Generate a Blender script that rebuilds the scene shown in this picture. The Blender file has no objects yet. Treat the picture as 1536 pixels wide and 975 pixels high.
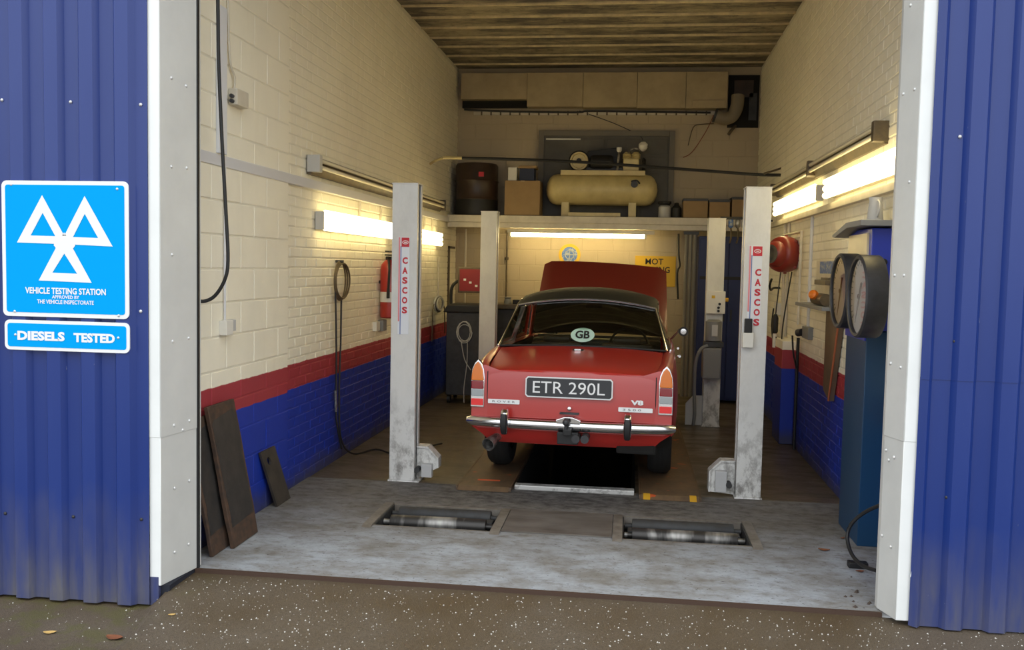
import bpy, bmesh, math, random
from mathutils import Vector, Matrix
random.seed(7)
SC = bpy.context.scene
COL = SC.collection
PI = math.pi

# ---------------------------------------------------------------- camera
F_PX, YAW, PITCH, ROLL, CAM_H = 1386.376, 0.1259392, 0.0637333, -0.02046, 1.7
cy, sy, cp, sp, cr, sr = math.cos(YAW), math.sin(YAW), math.cos(PITCH), math.sin(PITCH), math.cos(ROLL), math.sin(ROLL)
fw = Vector((-sy*cp, cy*cp, -sp)); rt0 = Vector((cy, sy, 0)); up0 = rt0.cross(fw)
rt = rt0*cr - up0*sr; up = up0*cr + rt0*sr
cam_d = bpy.data.cameras.new('camera'); cam = bpy.data.objects.new('camera', cam_d); COL.objects.link(cam)
cam_d.sensor_width = 36; cam_d.lens = F_PX*36/1536; cam_d.clip_end = 200
cam.matrix_world = Matrix(((rt.x, up.x, -fw.x, 0), (rt.y, up.y, -fw.y, 0), (rt.z, up.z, -fw.z, CAM_H), (0, 0, 0, 1)))
SC.camera = cam

# ---------------------------------------------------------------- sky and exposure
SC.view_settings.view_transform = 'Standard'; SC.view_settings.look = 'None'
SC.view_settings.gamma = 1; SC.view_settings.exposure = 0.0
W = bpy.data.worlds.new('overcast_sky'); SC.world = W; W.use_nodes = True
wn = W.node_tree; wn.nodes.clear()
wo = wn.nodes.new('ShaderNodeOutputWorld'); wb = wn.nodes.new('ShaderNodeBackground')
wt = wn.nodes.new('ShaderNodeTexCoord'); wx = wn.nodes.new('ShaderNodeSeparateXYZ'); wm = wn.nodes.new('ShaderNodeMapRange')
wn.links.new(wt.outputs['Generated'], wx.inputs[0]); wn.links.new(wx.outputs['Z'], wm.inputs['Value'])
wm.inputs['From Min'].default_value = 0; wm.inputs['From Max'].default_value = 1
wm.inputs['To Min'].default_value = 1.75; wm.inputs['To Max'].default_value = 2.5     # overcast: brighter towards the zenith
wb.inputs['Color'].default_value = (0.93, 0.97, 1.0, 1)
wn.links.new(wm.outputs[0], wb.inputs['Strength']); wn.links.new(wb.outputs[0], wo.inputs[0])
LAMP = 8.5                      # radiance of a lit fluorescent tube
LAMP_COL = (1.0, 0.79, 0.36)

# ---------------------------------------------------------------- materials
MATS = {}
def pmat(name, col, rough=0.5, metal=0.0, col2=None, scale=8.0, lo=0.35, hi=0.7, bump=0.0, bscale=None, coat=0.0, spec=0.5, stretch=(1,1,1), emit=None, detail=4):
    if name in MATS: return MATS[name]
    m = bpy.data.materials.new(name); m.use_nodes = True; nt = m.node_tree
    b = nt.nodes['Principled BSDF']
    b.inputs['Base Color'].default_value = (*col, 1); b.inputs['Roughness'].default_value = rough
    b.inputs['Metallic'].default_value = metal; b.inputs['Specular IOR Level'].default_value = spec
    b.inputs['Coat Weight'].default_value = coat; b.inputs['Coat Roughness'].default_value = 0.22 if name == 'car_red_paint' else 0.12
    if emit:
        b.inputs['Emission Color'].default_value = (*emit[0], 1); b.inputs['Emission Strength'].default_value = emit[1]
    if col2 or bump:
        g = nt.nodes.new('ShaderNodeNewGeometry'); mp = nt.nodes.new('ShaderNodeMapping')
        mp.inputs['Scale'].default_value = stretch; nt.links.new(g.outputs['Position'], mp.inputs[0])
        n = nt.nodes.new('ShaderNodeTexNoise'); n.inputs['Scale'].default_value = scale; n.inputs['Detail'].default_value = detail
        n.inputs['Roughness'].default_value = 0.65
        nt.links.new(mp.outputs[0], n.inputs['Vector'])
        if col2:
            r = nt.nodes.new('ShaderNodeMapRange'); r.inputs['From Min'].default_value = lo; r.inputs['From Max'].default_value = hi
            nt.links.new(n.outputs['Fac'], r.inputs['Value'])
            x = nt.nodes.new('ShaderNodeMix'); x.data_type = 'RGBA'
            x.inputs[6].default_value = (*col, 1); x.inputs[7].default_value = (*col2, 1)
            nt.links.new(r.outputs[0], x.inputs[0]); nt.links.new(x.outputs[2], b.inputs['Base Color'])
        if bump:
            n2 = n
            if bscale:
                n2 = nt.nodes.new('ShaderNodeTexNoise'); n2.inputs['Scale'].default_value = bscale; n2.inputs['Detail'].default_value = 3
                nt.links.new(g.outputs['Position'], n2.inputs['Vector'])
            bp = nt.nodes.new('ShaderNodeBump'); bp.inputs['Strength'].default_value = bump; bp.inputs['Distance'].default_value = 0.01
            nt.links.new(n2.outputs['Fac'], bp.inputs['Height']); nt.links.new(bp.outputs[0], b.inputs['Normal'])
    MATS[name] = m
    return m

class NT:
    """small node-graph helper"""
    def __init__(s, name):
        s.m = bpy.data.materials.new(name); s.m.use_nodes = True; s.t = s.m.node_tree; s.b = s.t.nodes['Principled BSDF']; MATS[name] = s.m
        s.pos = s.t.nodes.new('ShaderNodeNewGeometry').outputs['Position']
        sx = s.t.nodes.new('ShaderNodeSeparateXYZ'); s.t.links.new(s.pos, sx.inputs[0]); s.x, s.y, s.z = sx.outputs
    def link(s, a, b): s.t.links.new(a, b)
    def noise(s, scale, detail=4, stretch=(1,1,1), rough=0.6):
        mp = s.t.nodes.new('ShaderNodeMapping'); mp.inputs['Scale'].default_value = stretch; s.link(s.pos, mp.inputs[0])
        n = s.t.nodes.new('ShaderNodeTexNoise'); n.inputs['Scale'].default_value = scale; n.inputs['Detail'].default_value = detail
        n.inputs['Roughness'].default_value = rough; s.link(mp.outputs[0], n.inputs['Vector']); return n.outputs['Fac']
    def rng(s, v, a, b, c=0.0, d=1.0):
        r = s.t.nodes.new('ShaderNodeMapRange'); s.link(v, r.inputs['Value'])
        for i, q in zip(('From Min', 'From Max', 'To Min', 'To Max'), (a, b, c, d)): r.inputs[i].default_value = q
        return r.outputs[0]
    def math(s, op, a, b):
        n = s.t.nodes.new('ShaderNodeMath'); n.operation = op
        for i, q in enumerate((a, b)):
            if isinstance(q, (int, float)): n.inputs[i].default_value = q
            else: s.link(q, n.inputs[i])
        return n.outputs[0]
    def mix(s, f, a, b):
        x = s.t.nodes.new('ShaderNodeMix'); x.data_type = 'RGBA'
        for i, q in ((0, f), (6, a), (7, b)):
            if isinstance(q, tuple): x.inputs[i].default_value = (*q, 1)
            elif isinstance(q, (int, float)): x.inputs[i].default_value = q
            else: s.link(q, x.inputs[i])
        return x.outputs[2]
    def bump(s, h, st=0.3, d=0.01):
        bp = s.t.nodes.new('ShaderNodeBump'); bp.inputs['Strength'].default_value = st; bp.inputs['Distance'].default_value = d
        s.link(h, bp.inputs['Height']); s.link(bp.outputs[0], s.b.inputs['Normal'])

CREAM = (0.91, 0.86, 0.71)
def wall_mat(name, cream, bands=True):
    n = NT(name)
    jit = n.rng(n.noise(9, 2), 0, 1, -0.008, 0.008)
    z = n.math('ADD', n.z, jit)
    dirt = n.rng(n.noise(2.2, 5), 0.45, 0.8, 0, 0.30)
    streak = n.rng(n.noise(6, 4, (1.2, 1.2, 0.12)), 0.55, 0.9, 0, 0.22)
    c = n.mix(dirt, cream, tuple(q*0.72 for q in cream))
    c = n.mix(streak, c, (cream[0]*0.62, cream[1]*0.55, cream[2]*0.45))
    if bands:
        red = n.mix(dirt, (0.36, 0.035, 0.05), (0.24, 0.03, 0.035))
        blu = n.mix(dirt, (0.007, 0.034, 0.36), (0.008, 0.026, 0.22))
        blu = n.mix(n.rng(n.math('ADD', z, n.rng(n.noise(5, 4), 0, 1, -0.12, 0.12)), 0.02, 0.16, 0.75, 0), blu, (0.05, 0.05, 0.06))
        f1 = n.rng(z, 0.748, 0.752); f2 = n.rng(z, 0.934, 0.939)
        c = n.mix(f2, n.mix(f1, blu, red), c)
    n.link(c, n.b.inputs['Base Color']); n.b.inputs['Roughness'].default_value = 0.55
    n.bump(n.noise(60, 3), 0.25, 0.004)
    return n.m
M_WALL = wall_mat('painted_masonry', CREAM)
M_MORTAR = wall_mat('grimy_shaded_joint', tuple(q*0.86 for q in CREAM))  # wall cream darkened: joint grime plus painted crevice shade
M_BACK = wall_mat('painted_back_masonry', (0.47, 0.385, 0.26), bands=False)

n = NT('cladding_blue')
grime = n.math('MULTIPLY', n.rng(n.math('ADD', n.z, n.rng(n.noise(5, 4, (1, 1, 0.4)), 0, 1, -0.25, 0.25)), -0.1, 0.50, 1, 0), n.rng(n.noise(14, 4, (1, 1, 0.15)), 0.3, 0.7, 0.25, 0.95))
spk = n.rng(n.noise(70, 1, (1, 1, 0.35)), 0.80, 0.83, 0, 0.6)
c = n.mix(n.rng(n.noise(3, 4, (1, 1, 0.3)), 0.3, 0.8), (0.005, 0.028, 0.19), (0.012, 0.038, 0.21))
c = n.mix(grime, c, (0.135, 0.13, 0.135)); c = n.mix(spk, c, (0.25, 0.27, 0.33))
n.link(c, n.b.inputs['Base Color']); n.b.inputs['Roughness'].default_value = 0.33; n.b.inputs['Specular IOR Level'].default_value = 0.55
M_CLAD = n.m

n = NT('worn_painted_concrete')
a = n.noise(2.6, 7, (0.8, 1.2, 1), 0.72); b2 = n.noise(11, 6, (0.8, 1.3, 1), 0.75); c3 = n.noise(1.3, 3); sp = n.noise(48, 2, (0.7, 1.3, 1))
c = n.mix(n.rng(a, 0.40, 0.62), (0.37, 0.395, 0.43), (0.225, 0.215, 0.20))
c = n.mix(n.rng(b2, 0.50, 0.70, 0, 0.75), c, (0.155, 0.135, 0.11))
c = n.mix(n.rng(b2, 0.36, 0.28, 0, 0.5), c, (0.46, 0.495, 0.54))
c = n.mix(n.rng(sp, 0.66, 0.70, 0, 0.85), c, (0.045, 0.035, 0.028))
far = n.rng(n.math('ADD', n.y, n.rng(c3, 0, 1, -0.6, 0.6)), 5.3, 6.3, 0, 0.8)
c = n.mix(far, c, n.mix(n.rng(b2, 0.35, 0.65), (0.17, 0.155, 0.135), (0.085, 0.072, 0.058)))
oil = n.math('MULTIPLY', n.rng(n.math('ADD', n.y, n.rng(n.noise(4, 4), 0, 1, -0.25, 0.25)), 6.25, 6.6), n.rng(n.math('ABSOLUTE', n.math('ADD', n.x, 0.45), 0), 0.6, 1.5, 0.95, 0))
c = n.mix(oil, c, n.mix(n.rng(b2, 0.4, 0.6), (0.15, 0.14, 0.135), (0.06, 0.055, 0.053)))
n.link(c, n.b.inputs['Base Color']); n.link(n.rng(b2, 0.3, 0.7, 0.55, 0.8), n.b.inputs['Roughness']); n.b.inputs['Specular IOR Level'].default_value = 0.08; n.bump(b2, 0.3, 0.006)
M_FLOOR = n.m
n = NT('damp_oily_concrete')
a = n.noise(3.5, 6, (0.6, 1.4, 1), 0.7)
c = n.mix(n.rng(a, 0.35, 0.68), (0.15, 0.115, 0.07), (0.06, 0.046, 0.032))
n.link(c, n.b.inputs['Base Color']); n.link(n.rng(a, 0.3, 0.7, 0.25, 0.55), n.b.inputs['Roughness']); n.bump(n.noise(30, 4), 0.3, 0.006)
M_FLOOR2 = n.m
n = NT('wet_asphalt')
a = n.noise(1.6, 5); b2 = n.noise(90, 3); g2 = n.noise(240, 2)
c = n.mix(n.rng(a, 0.35, 0.65), (0.105, 0.073, 0.039), (0.135, 0.105, 0.072))
c = n.mix(n.rng(b2, 0.4, 0.7, 0, 0.6), c, (0.055, 0.038, 0.02))
moss = n.math('MULTIPLY', n.rng(n.x, -2.1, -2.5, 0, 1), n.rng(n.noise(7, 4), 0.48, 0.62, 0, 0.6))
c = n.mix(moss, c, (0.10, 0.095, 0.02))
n.link(c, n.b.inputs['Base Color']); n.link(n.rng(a, 0.3, 0.7, 0.35, 0.7), n.b.inputs['Roughness']); n.bump(g2, 0.6, 0.008)
M_ROAD = n.m
n = NT('stained_roof_board')
a = n.noise(1.7, 6, (0.8, 2.4, 1), 0.72); b2 = n.noise(9, 5, (1.0, 0.8, 1), 0.75)
c = n.mix(n.rng(a, 0.40, 0.60), (0.40, 0.345, 0.24), (0.115, 0.10, 0.085)); c = n.mix(n.rng(b2, 0.52, 0.68, 0, 0.7), c, (0.075, 0.068, 0.06))
n.link(c, n.b.inputs['Base Color']); n.b.inputs['Roughness'].default_value = 0.8
M_ROOFB = n.m
n = NT('worn_runway_steel')
a = n.noise(6, 5, (1, 0.5, 1), 0.7)
c = n.mix(n.rng(a, 0.35, 0.7), (0.17, 0.105, 0.055), (0.075, 0.05, 0.035))
c = n.mix(n.rng(n.noise(7, 3, (1.0, 1.6, 1)), 0.655, 0.68, 0, 0.85), c, (0.55, 0.085, 0.02))
n.link(c, n.b.inputs['Base Color']); n.b.inputs['Roughness'].default_value = 0.5; n.bump(a, 0.3)
M_RUN = n.m
n = NT('lift_post_paint')
sc1 = n.math('MULTIPLY', n.rng(n.noise(12, 5, (1, 1, 0.6), 0.75), 0.46, 0.62), n.rng(n.z, 0.0, 0.75, 0.9, 0.08))
c = n.mix(n.rng(n.noise(3, 4, (1, 1, 0.3)), 0.3, 0.8), (0.74, 0.735, 0.71), (0.62, 0.61, 0.58)); c = n.mix(sc1, c, (0.17, 0.155, 0.14))
n.link(c, n.b.inputs['Base Color']); n.b.inputs['Roughness'].default_value = 0.4
M_POST = n.m

M_WHITE = pmat('white_flashing', (0.88, 0.90, 0.89), 0.35, col2=(0.82, 0.84, 0.83), scale=3)
M_FLASH_SHADED = pmat('shaded_flashing', (0.63, 0.635, 0.615), 0.42, col2=(0.57, 0.575, 0.56), scale=3)  # same sheet as the white flashing, greyed to paint the reveal's shade
M_RIVET = pmat('bright_rivet', (0.72, 0.72, 0.72), 0.3, 0.3)
M_TRUNK = pmat('cream_trunking', (0.70, 0.64, 0.52), 0.45, col2=(0.55, 0.50, 0.40), scale=5)
M_TRUNKW = pmat('pale_grey_trunking', (0.66, 0.66, 0.68), 0.45)
M_BLACK = pmat('black_rubber', (0.012, 0.012, 0.013), 0.55)
M_DARK = pmat('dark_grey_metal', (0.045, 0.045, 0.05), 0.45, col2=(0.025, 0.025, 0.027), scale=12)
M_PIT = pmat('pit_black', (0.010, 0.009, 0.008), 0.9)
M_RED = pmat('car_red_paint', (0.47, 0.022, 0.016), 0.40, coat=1.0)
M_RED_SHADED = pmat('shaded_car_red', (0.15, 0.014, 0.009), 0.45, coat=0.25)  # the car's own red in a darker copy, shade painted into the bonnet
M_VINYL = pmat('black_vinyl', (0.020, 0.020, 0.016), 0.55, bump=0.25, scale=220)
M_CHROME = pmat('chrome', (0.75, 0.75, 0.76), 0.14, 1.0)
M_STEEL = pmat('worn_steel', (0.50, 0.50, 0.49), 0.36, 0.85, col2=(0.13, 0.12, 0.11), scale=14, lo=0.4, hi=0.62)
M_STEELR = pmat('roller_steel', (0.40, 0.39, 0.37), 0.42, 0.6, col2=(0.055, 0.052, 0.05), scale=4.5, lo=0.36, hi=0.52, stretch=(1,0.3,0.3))
M_STEELD = pmat('dark_worn_steel', (0.045, 0.047, 0.05), 0.6, 0.1, col2=(0.03, 0.028, 0.026), scale=9)
M_FRAME = pmat('floor_frame_steel', (0.21, 0.19, 0.165), 0.6, 0.0, col2=(0.12, 0.10, 0.08), scale=12)
M_TYRE = pmat('tyre_rubber', (0.014, 0.014, 0.014), 0.75)
M_AMBER = pmat('amber_lens', (0.78, 0.19, 0.004), 0.15, coat=0.5)
M_REDL = pmat('red_lens', (0.26, 0.004, 0.010), 0.15, coat=0.5)
M_REFL = pmat('red_reflector', (0.85, 0.03, 0.03), 0.3)
M_CLEARL = pmat('clear_lens', (0.36, 0.39, 0.41), 0.15, coat=0.5)
M_PLATE = pmat('plate_black', (0.012, 0.013, 0.017), 0.35)
M_SILV = pmat('silver_letter', (0.80, 0.80, 0.80), 0.4, 0.1)
M_WPAINT = pmat('white_print', (0.86, 0.87, 0.88), 0.5)
M_CYAN = pmat('sign_cyan', (0.0, 0.36, 0.86), 0.6, spec=0.05)
M_STICK = pmat('pale_green_sticker', (0.52, 0.74, 0.66), 0.5)
M_LBL = pmat('label_white', (0.74, 0.76, 0.80), 0.4)
M_LBLR = pmat('label_red', (0.55, 0.02, 0.035), 0.45)
M_PINK = pmat('label_pink_stripe', (0.75, 0.25, 0.27), 0.45)
M_LBLB = pmat('label_blue_stripe', (0.12, 0.18, 0.42), 0.45)
M_CASE = pmat('lamp_case_grey', (0.55, 0.53, 0.48), 0.4)
M_TUBE = pmat('lit_tube', (0.9, 0.9, 0.85), 0.3, emit=(LAMP_COL, LAMP))
M_TUBE0 = pmat('unlit_tube', (0.78, 0.72, 0.55), 0.25)
M_BROWN = pmat('brown_fixture', (0.13, 0.095, 0.05), 0.4, col2=(0.06, 0.045, 0.03), scale=10)
M_EXT = pmat('extinguisher_red', (0.40, 0.025, 0.015), 0.3, coat=0.4)
M_HOSEREEL = pmat('reel_red', (0.25, 0.028, 0.018), 0.4, coat=0.2)
M_BOARD = pmat('weathered_plate', (0.042, 0.036, 0.032), 0.6, col2=(0.020, 0.019, 0.019), scale=9, bump=0.3)
M_BOARDE = pmat('rusty_edge', (0.085, 0.045, 0.026), 0.8, col2=(0.035, 0.024, 0.018), scale=18)
M_BLUE1 = pmat('console_bright_blue', (0.020, 0.045, 0.42), 0.35, coat=0.2)
M_TEAL = pmat('console_teal', (0.008, 0.05, 0.12), 0.4)
M_NAVY = pmat('navy_locker', (0.018, 0.032, 0.13), 0.5)
M_GREYC = pmat('grey_plastic', (0.22, 0.225, 0.23), 0.5)
M_GREYL = pmat('light_grey_plastic', (0.50, 0.50, 0.50), 0.45)
M_DIAL = pmat('dial_face', (0.80, 0.71, 0.67), 0.4, col2=(0.74, 0.65, 0.61), scale=4)
M_COMP = pmat('compressor_cream', (0.66, 0.55, 0.27), 0.4, col2=(0.52, 0.42, 0.20), scale=5)
M_CARD = pmat('cardboard', (0.36, 0.24, 0.12), 0.85, col2=(0.30, 0.20, 0.10), scale=4)
M_DRUM = pmat('brown_drum', (0.055, 0.030, 0.020), 0.4, col2=(0.03, 0.02, 0.015), scale=6)
M_DOOR = pmat('dull_grey_door', (0.135, 0.125, 0.105), 0.6, col2=(0.10, 0.09, 0.075), scale=3)
M_YELLOW = pmat('sign_yellow', (0.68, 0.42, 0.02), 0.5)
M_BADGEB = pmat('badge_blue', (0.07, 0.16, 0.48), 0.5, col2=(0.35, 0.40, 0.45), scale=22, lo=0.5, hi=0.6)
M_LEAFY = pmat('yellow_leaf', (0.62, 0.40, 0.13), 0.6)
M_LEAFB = pmat('brown_leaf', (0.22, 0.075, 0.03), 0.7)
M_STONE = pmat('pale_grit', (0.62, 0.60, 0.55), 0.7)
M_SCREEN = pmat('red_panel', (0.26, 0.010, 0.014), 0.3)
M_SEAT = pmat('brown_leather', (0.05, 0.03, 0.018), 0.5)
M_CREAMW = pmat('white_plastic', (0.74, 0.72, 0.66), 0.4)
M_ORANGE = pmat('orange_plastic', (0.85, 0.22, 0.02), 0.4)
M_YMARK = pmat('yellow_paint_mark', (0.60, 0.33, 0.02), 0.6)
M_SOIL = pmat('crumbled_dirt', (0.07, 0.05, 0.04), 0.9)
M_CURTAIN = pmat('grey_strip_curtain', (0.27, 0.25, 0.21), 0.5, col2=(0.16, 0.15, 0.13), scale=9, stretch=(3,1,0.1))
M_CONC = pmat('upstand_blue', (0.05, 0.07, 0.17), 0.7)

def glass_mat(name, tint, gl=0.08):
    m = bpy.data.materials.new(name); m.use_nodes = True; t = m.node_tree; t.nodes.clear()
    o = t.nodes.new('ShaderNodeOutputMaterial'); x = t.nodes.new('ShaderNodeMixShader'); a = t.nodes.new('ShaderNodeBsdfTransparent'); g = t.nodes.new('ShaderNodeBsdfGlossy')
    fz = t.nodes.new('ShaderNodeFresnel'); fz.inputs[0].default_value = 1.6
    a.inputs[0].default_value = (*tint, 1); g.inputs['Roughness'].default_value = 0.03
    t.links.new(fz.outputs[0], x.inputs[0]); t.links.new(a.outputs[0], x.inputs[1]); t.links.new(g.outputs[0], x.inputs[2]); t.links.new(x.outputs[0], o.inputs[0])
    return m
M_GLASS = glass_mat('tinted_car_glass', (0.80, 0.84, 0.74))
M_GLASSC = glass_mat('clear_dial_glass', (0.93, 0.94, 0.93))

# ---------------------------------------------------------------- mesh helpers
class MB:
    def __init__(s): s.v = []; s.f = []; s.mi = []; s.cur = 0
    def add(s, vs, fs, M=None):
        o = len(s.v)
        s.v += [tuple(M @ Vector(p)) if M else tuple(p) for p in vs]
        for f in fs: s.f.append([o+i for i in f]); s.mi.append(s.cur)
        return s
    def box(s, x0, x1, y0, y1, z0, z1, M=None):
        return s.add([(x0,y0,z0),(x1,y0,z0),(x1,y1,z0),(x0,y1,z0),(x0,y0,z1),(x1,y0,z1),(x1,y1,z1),(x0,y1,z1)],
                     [(0,3,2,1),(4,5,6,7),(0,1,5,4),(1,2,6,5),(2,3,7,6),(3,0,4,7)], M)
    def cbox(s, c, d, M=None): return s.box(c[0]-d[0]/2,c[0]+d[0]/2,c[1]-d[1]/2,c[1]+d[1]/2,c[2]-d[2]/2,c[2]+d[2]/2, M)
    def lathe(s, prof, base, axis, n=24, caps=True):
        """prof: (radius, height) pairs along AXIS from BASE"""
        a = Vector(axis).normalized(); t = Vector((0,0,1)) if abs(a.z) < 0.9 else Vector((1,0,0))
        u = a.cross(t).normalized(); w = a.cross(u); b = Vector(base); vs = []; fs = []
        for r, h in prof:
            for k in range(n):
                q = 2*PI*k/n; vs.append(b + a*h + (u*math.cos(q) + w*math.sin(q))*r)
        for i in range(len(prof)-1):
            for k in range(n):
                k2 = (k+1) % n; fs.append((i*n+k, i*n+k2, (i+1)*n+k2, (i+1)*n+k))
        if caps:
            if prof[0][0] > 1e-5: fs.append(tuple(range(n-1, -1, -1)))
            if prof[-1][0] > 1e-5: fs.append(tuple((len(prof)-1)*n + k for k in range(n)))
        return s.add(vs, fs)
    def cyl(s, p, q, r, n=16, r2=None):
        d = Vector(q)-Vector(p); return s.lathe([(r,0),(r if r2 is None else r2, d.length)], p, d, n)
    def tube(s, pts, r, n=8, smooth=0, closed=False):
        P = [Vector(p) for p in pts]
        if smooth:
            Q = []; L = len(P)
            for i in range(L-1 if not closed else L):
                g = lambda k: P[k % L] if closed else P[max(0, min(L-1, k))]
                a, b, c, d = g(i-1), g(i), g(i+1), g(i+2)
                for k in range(smooth):
                    t = k/smooth; Q.append(0.5*((2*b)+(c-a)*t+(2*a-5*b+4*c-d)*t*t+(3*b-a-3*c+d)*t**3))
            if not closed: Q.append(P[-1])
            P = Q
        L = len(P); vs = []; fs = []; prev = None
        for i in range(L):
            d = (P[(i+1) % L]-P[i-1]) if closed else (P[min(i+1, L-1)]-P[max(i-1, 0)])
            d.normalize()
            if prev is None: u = d.cross(Vector((0,0,1)) if abs(d.z) < 0.9 else Vector((1,0,0))).normalized()
            else: u = (prev - d*prev.dot(d)).normalized()
            prev = u; w = d.cross(u); rr = r[i] if isinstance(r, list) else r
            for k in range(n): q = 2*PI*k/n; vs.append(P[i] + (u*math.cos(q)+w*math.sin(q))*rr)
        for i in range(L if closed else L-1):
            j = (i+1) % L
            for k in range(n): k2 = (k+1) % n; fs.append((i*n+k, i*n+k2, j*n+k2, j*n+k))
        if not closed: fs.append(tuple(range(n-1,-1,-1))); fs.append(tuple((L-1)*n+k for k in range(n)))
        return s.add(vs, fs)
    def prism(s, poly, m0, m1):
        """poly: list of (a,b); m0,m1: functions (a,b)->3D for both ends"""
        n = len(poly); vs = [m0(*p) for p in poly] + [m1(*p) for p in poly]
        fs = [tuple(range(n-1,-1,-1)), tuple(range(n, 2*n))] + [(i, (i+1) % n, n+(i+1) % n, n+i) for i in range(n)]
        return s.add(vs, fs)
    def grid(s, rows, closed=False):
        h = len(rows); w = len(rows[0]); vs = [p for r in rows for p in r]; fs = []
        for i in range(h-1):
            for j in range(w if closed else w-1):
                j2 = (j+1) % w; fs.append((i*w+j, i*w+j2, (i+1)*w+j2, (i+1)*w+j))
        return s.add(vs, fs)
    def mesh(s, name, mats, off=(0,0,0), bevel=0.0, seg=2, smooth=40, thick=0.0, round_=False):
        me = bpy.data.meshes.new(name); o = Vector(off)
        me.from_pydata([Vector(p)-o for p in s.v], [], s.f)
        for m in (mats if isinstance(mats, (list, tuple)) else [mats]): me.materials.append(m)
        me.polygons.foreach_set('material_index', s.mi)
        bm = bmesh.new(); bm.from_mesh(me)
        bmesh.ops.remove_doubles(bm, verts=bm.verts, dist=1e-6)
        bmesh.ops.recalc_face_normals(bm, faces=bm.faces)
        if thick: bmesh.ops.solidify(bm, geom=bm.faces[:], thickness=thick)
        if bevel:
            es = [e for e in bm.edges if len(e.link_faces) == 2 and e.calc_face_angle(0) > 0.5]
            old = set(f for f in bm.faces); bv = bmesh.ops.bevel(bm, geom=es, offset=bevel, segments=seg, affect='EDGES', profile=0.6, clamp_overlap=True)
        if smooth:
            lim = math.radians(smooth)
            keep = set(bv['faces']) if bevel else None
            for f in bm.faces: f.smooth = (not bevel) or f in keep or len(f.verts) == 3 or round_ 
            for e in bm.edges: e.smooth = not (len(e.link_faces) == 2 and e.calc_face_angle(0) > lim)
        bm.to_mesh(me); bm.free()
        return me
    def build(s, name, mats, parent=None, local=False, **k):
        off = (0,0,0)
        if parent is not None and not local: off = root_loc(parent)
        me = s.mesh(name, mats, off, **k)
        o = bpy.data.objects.new(name, me); COL.objects.link(o); o.parent = parent
        return o
def root_loc(o):
    while o.parent is not None: o = o.parent
    return Vector(o.location)
def tag(o, label, cat, group=None, kind=None):
    o['label'] = label; o['category'] = cat
    if group: o['group'] = group
    if kind: o['kind'] = kind
    return o
def thing(name, label, cat, loc, group=None, rz=0):
    o = bpy.data.objects.new(name, None); COL.objects.link(o); o.location = loc; o.rotation_euler = (0, 0, rz); o.empty_display_size = 0.1
    return tag(o, label, cat, group)
def struct(o): o['kind'] = 'structure'; return o
def stuff(o): o['kind'] = 'stuff'; return o
def copy_tree(o, parent=None):
    c = o.copy(); COL.objects.link(c); c.parent = parent
    for ch in o.children: copy_tree(ch, c)
    return c
def text(name, body, mat, parent, org, ax, ay, w, h, depth=0.002, bold=0.0, local=False):
    """flat lettering filling a box W x H centred on ORG, along unit axes AX, AY"""
    cu = bpy.data.curves.new(name, 'FONT'); cu.body = body; cu.size = 1; cu.offset = bold; cu.resolution_u = 3; cu.align_x = 'CENTER'
    t = bpy.data.objects.new(name, cu); COL.objects.link(t)
    dg = bpy.context.evaluated_depsgraph_get(); me0 = bpy.data.meshes.new_from_object(t.evaluated_get(dg))
    vs = [tuple(q.co) for q in me0.vertices]; fs = [tuple(p.vertices) for p in me0.polygons]
    bpy.data.objects.remove(t); bpy.data.meshes.remove(me0)
    xs = [v[0] for v in vs]; ys = [v[1] for v in vs]; x0, x1, y0, y1 = min(xs), max(xs), min(ys), max(ys)
    ax = Vector(ax).normalized(); ay = Vector(ay).normalized(); az = ax.cross(ay)
    m = MB(); m.add([Vector(org) + ax*((v[0]-(x0+x1)/2)/(x1-x0)*w) + ay*((v[1]-(y0+y1)/2)/(y1-y0)*h) + az*depth for v in vs], fs)
    return m.build(name, mat, parent, local=local, smooth=0)
def LX(y): return -2.5 + 0.07/7.75*(y-5)
def RX(y): return 1.6 + 0.05/7.75*(y-5)
LROT = -math.atan(0.07/7.75); RROT = -math.atan(0.05/7.75)
YB = 12.75; CEIL = 4.38
def PX(x, y, Y=None, X=None, Z=None):
    """where the photograph's pixel falls on a world plane (only used to read off wall positions)"""
    d = rt*((x-768)/F_PX) - up*((y-487.5)/F_PX) + fw
    t = Y/d.y if Y is not None else X/d.x if X is not None else (Z-CAM_H)/d.z
    return Vector((0,0,CAM_H)) + d*t

# ================================================================ STRUCTURE
# ---- floor
m = MB(); xs = [-2.62, -1.62, -0.835, -0.01, 0.80, 1.78]; ys = [4.745, 5.765, 6.30, 6.97]
for i in range(5):
    for j in range(3):
        if j == 1 and i in (1, 3): continue
        m.add([(xs[i],ys[j],0),(xs[i+1],ys[j],0),(xs[i+1],ys[j+1],0),(xs[i],ys[j+1],0)], [(0,1,2,3)])
m.add([(-2.62,4.745,0),(1.78,4.745,0),(1.78,4.745,-0.2),(-2.62,4.745,-0.2)], [(0,3,2,1)])
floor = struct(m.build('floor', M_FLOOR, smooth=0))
for a, b in ((-1.62,-0.835), (-0.01,0.80)):               # the roller pits' linings
    m = MB(); m.add([(a,5.765,0),(b,5.765,0),(b,6.30,0),(a,6.30,0),(a,5.765,-.32),(b,5.765,-.32),(b,6.30,-.32),(a,6.30,-.32)], [(0,1,5,4),(1,2,6,5),(2,3,7,6),(3,0,4,7),(4,5,6,7)])
    m.build('pit_lining', M_PIT, floor, smooth=0)
m = MB().box(-2.33, 1.3, 4.733, 4.752, -0.06, 0.002); m.build('edge_strip', pmat('rusty_angle',(0.06,0.032,0.02),0.7), floor, smooth=0)
m = MB(); xs = [-2.62, -0.84, 0.085, 1.78]; ys = [6.97, 7.0, 11.0, 13.0]
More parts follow.
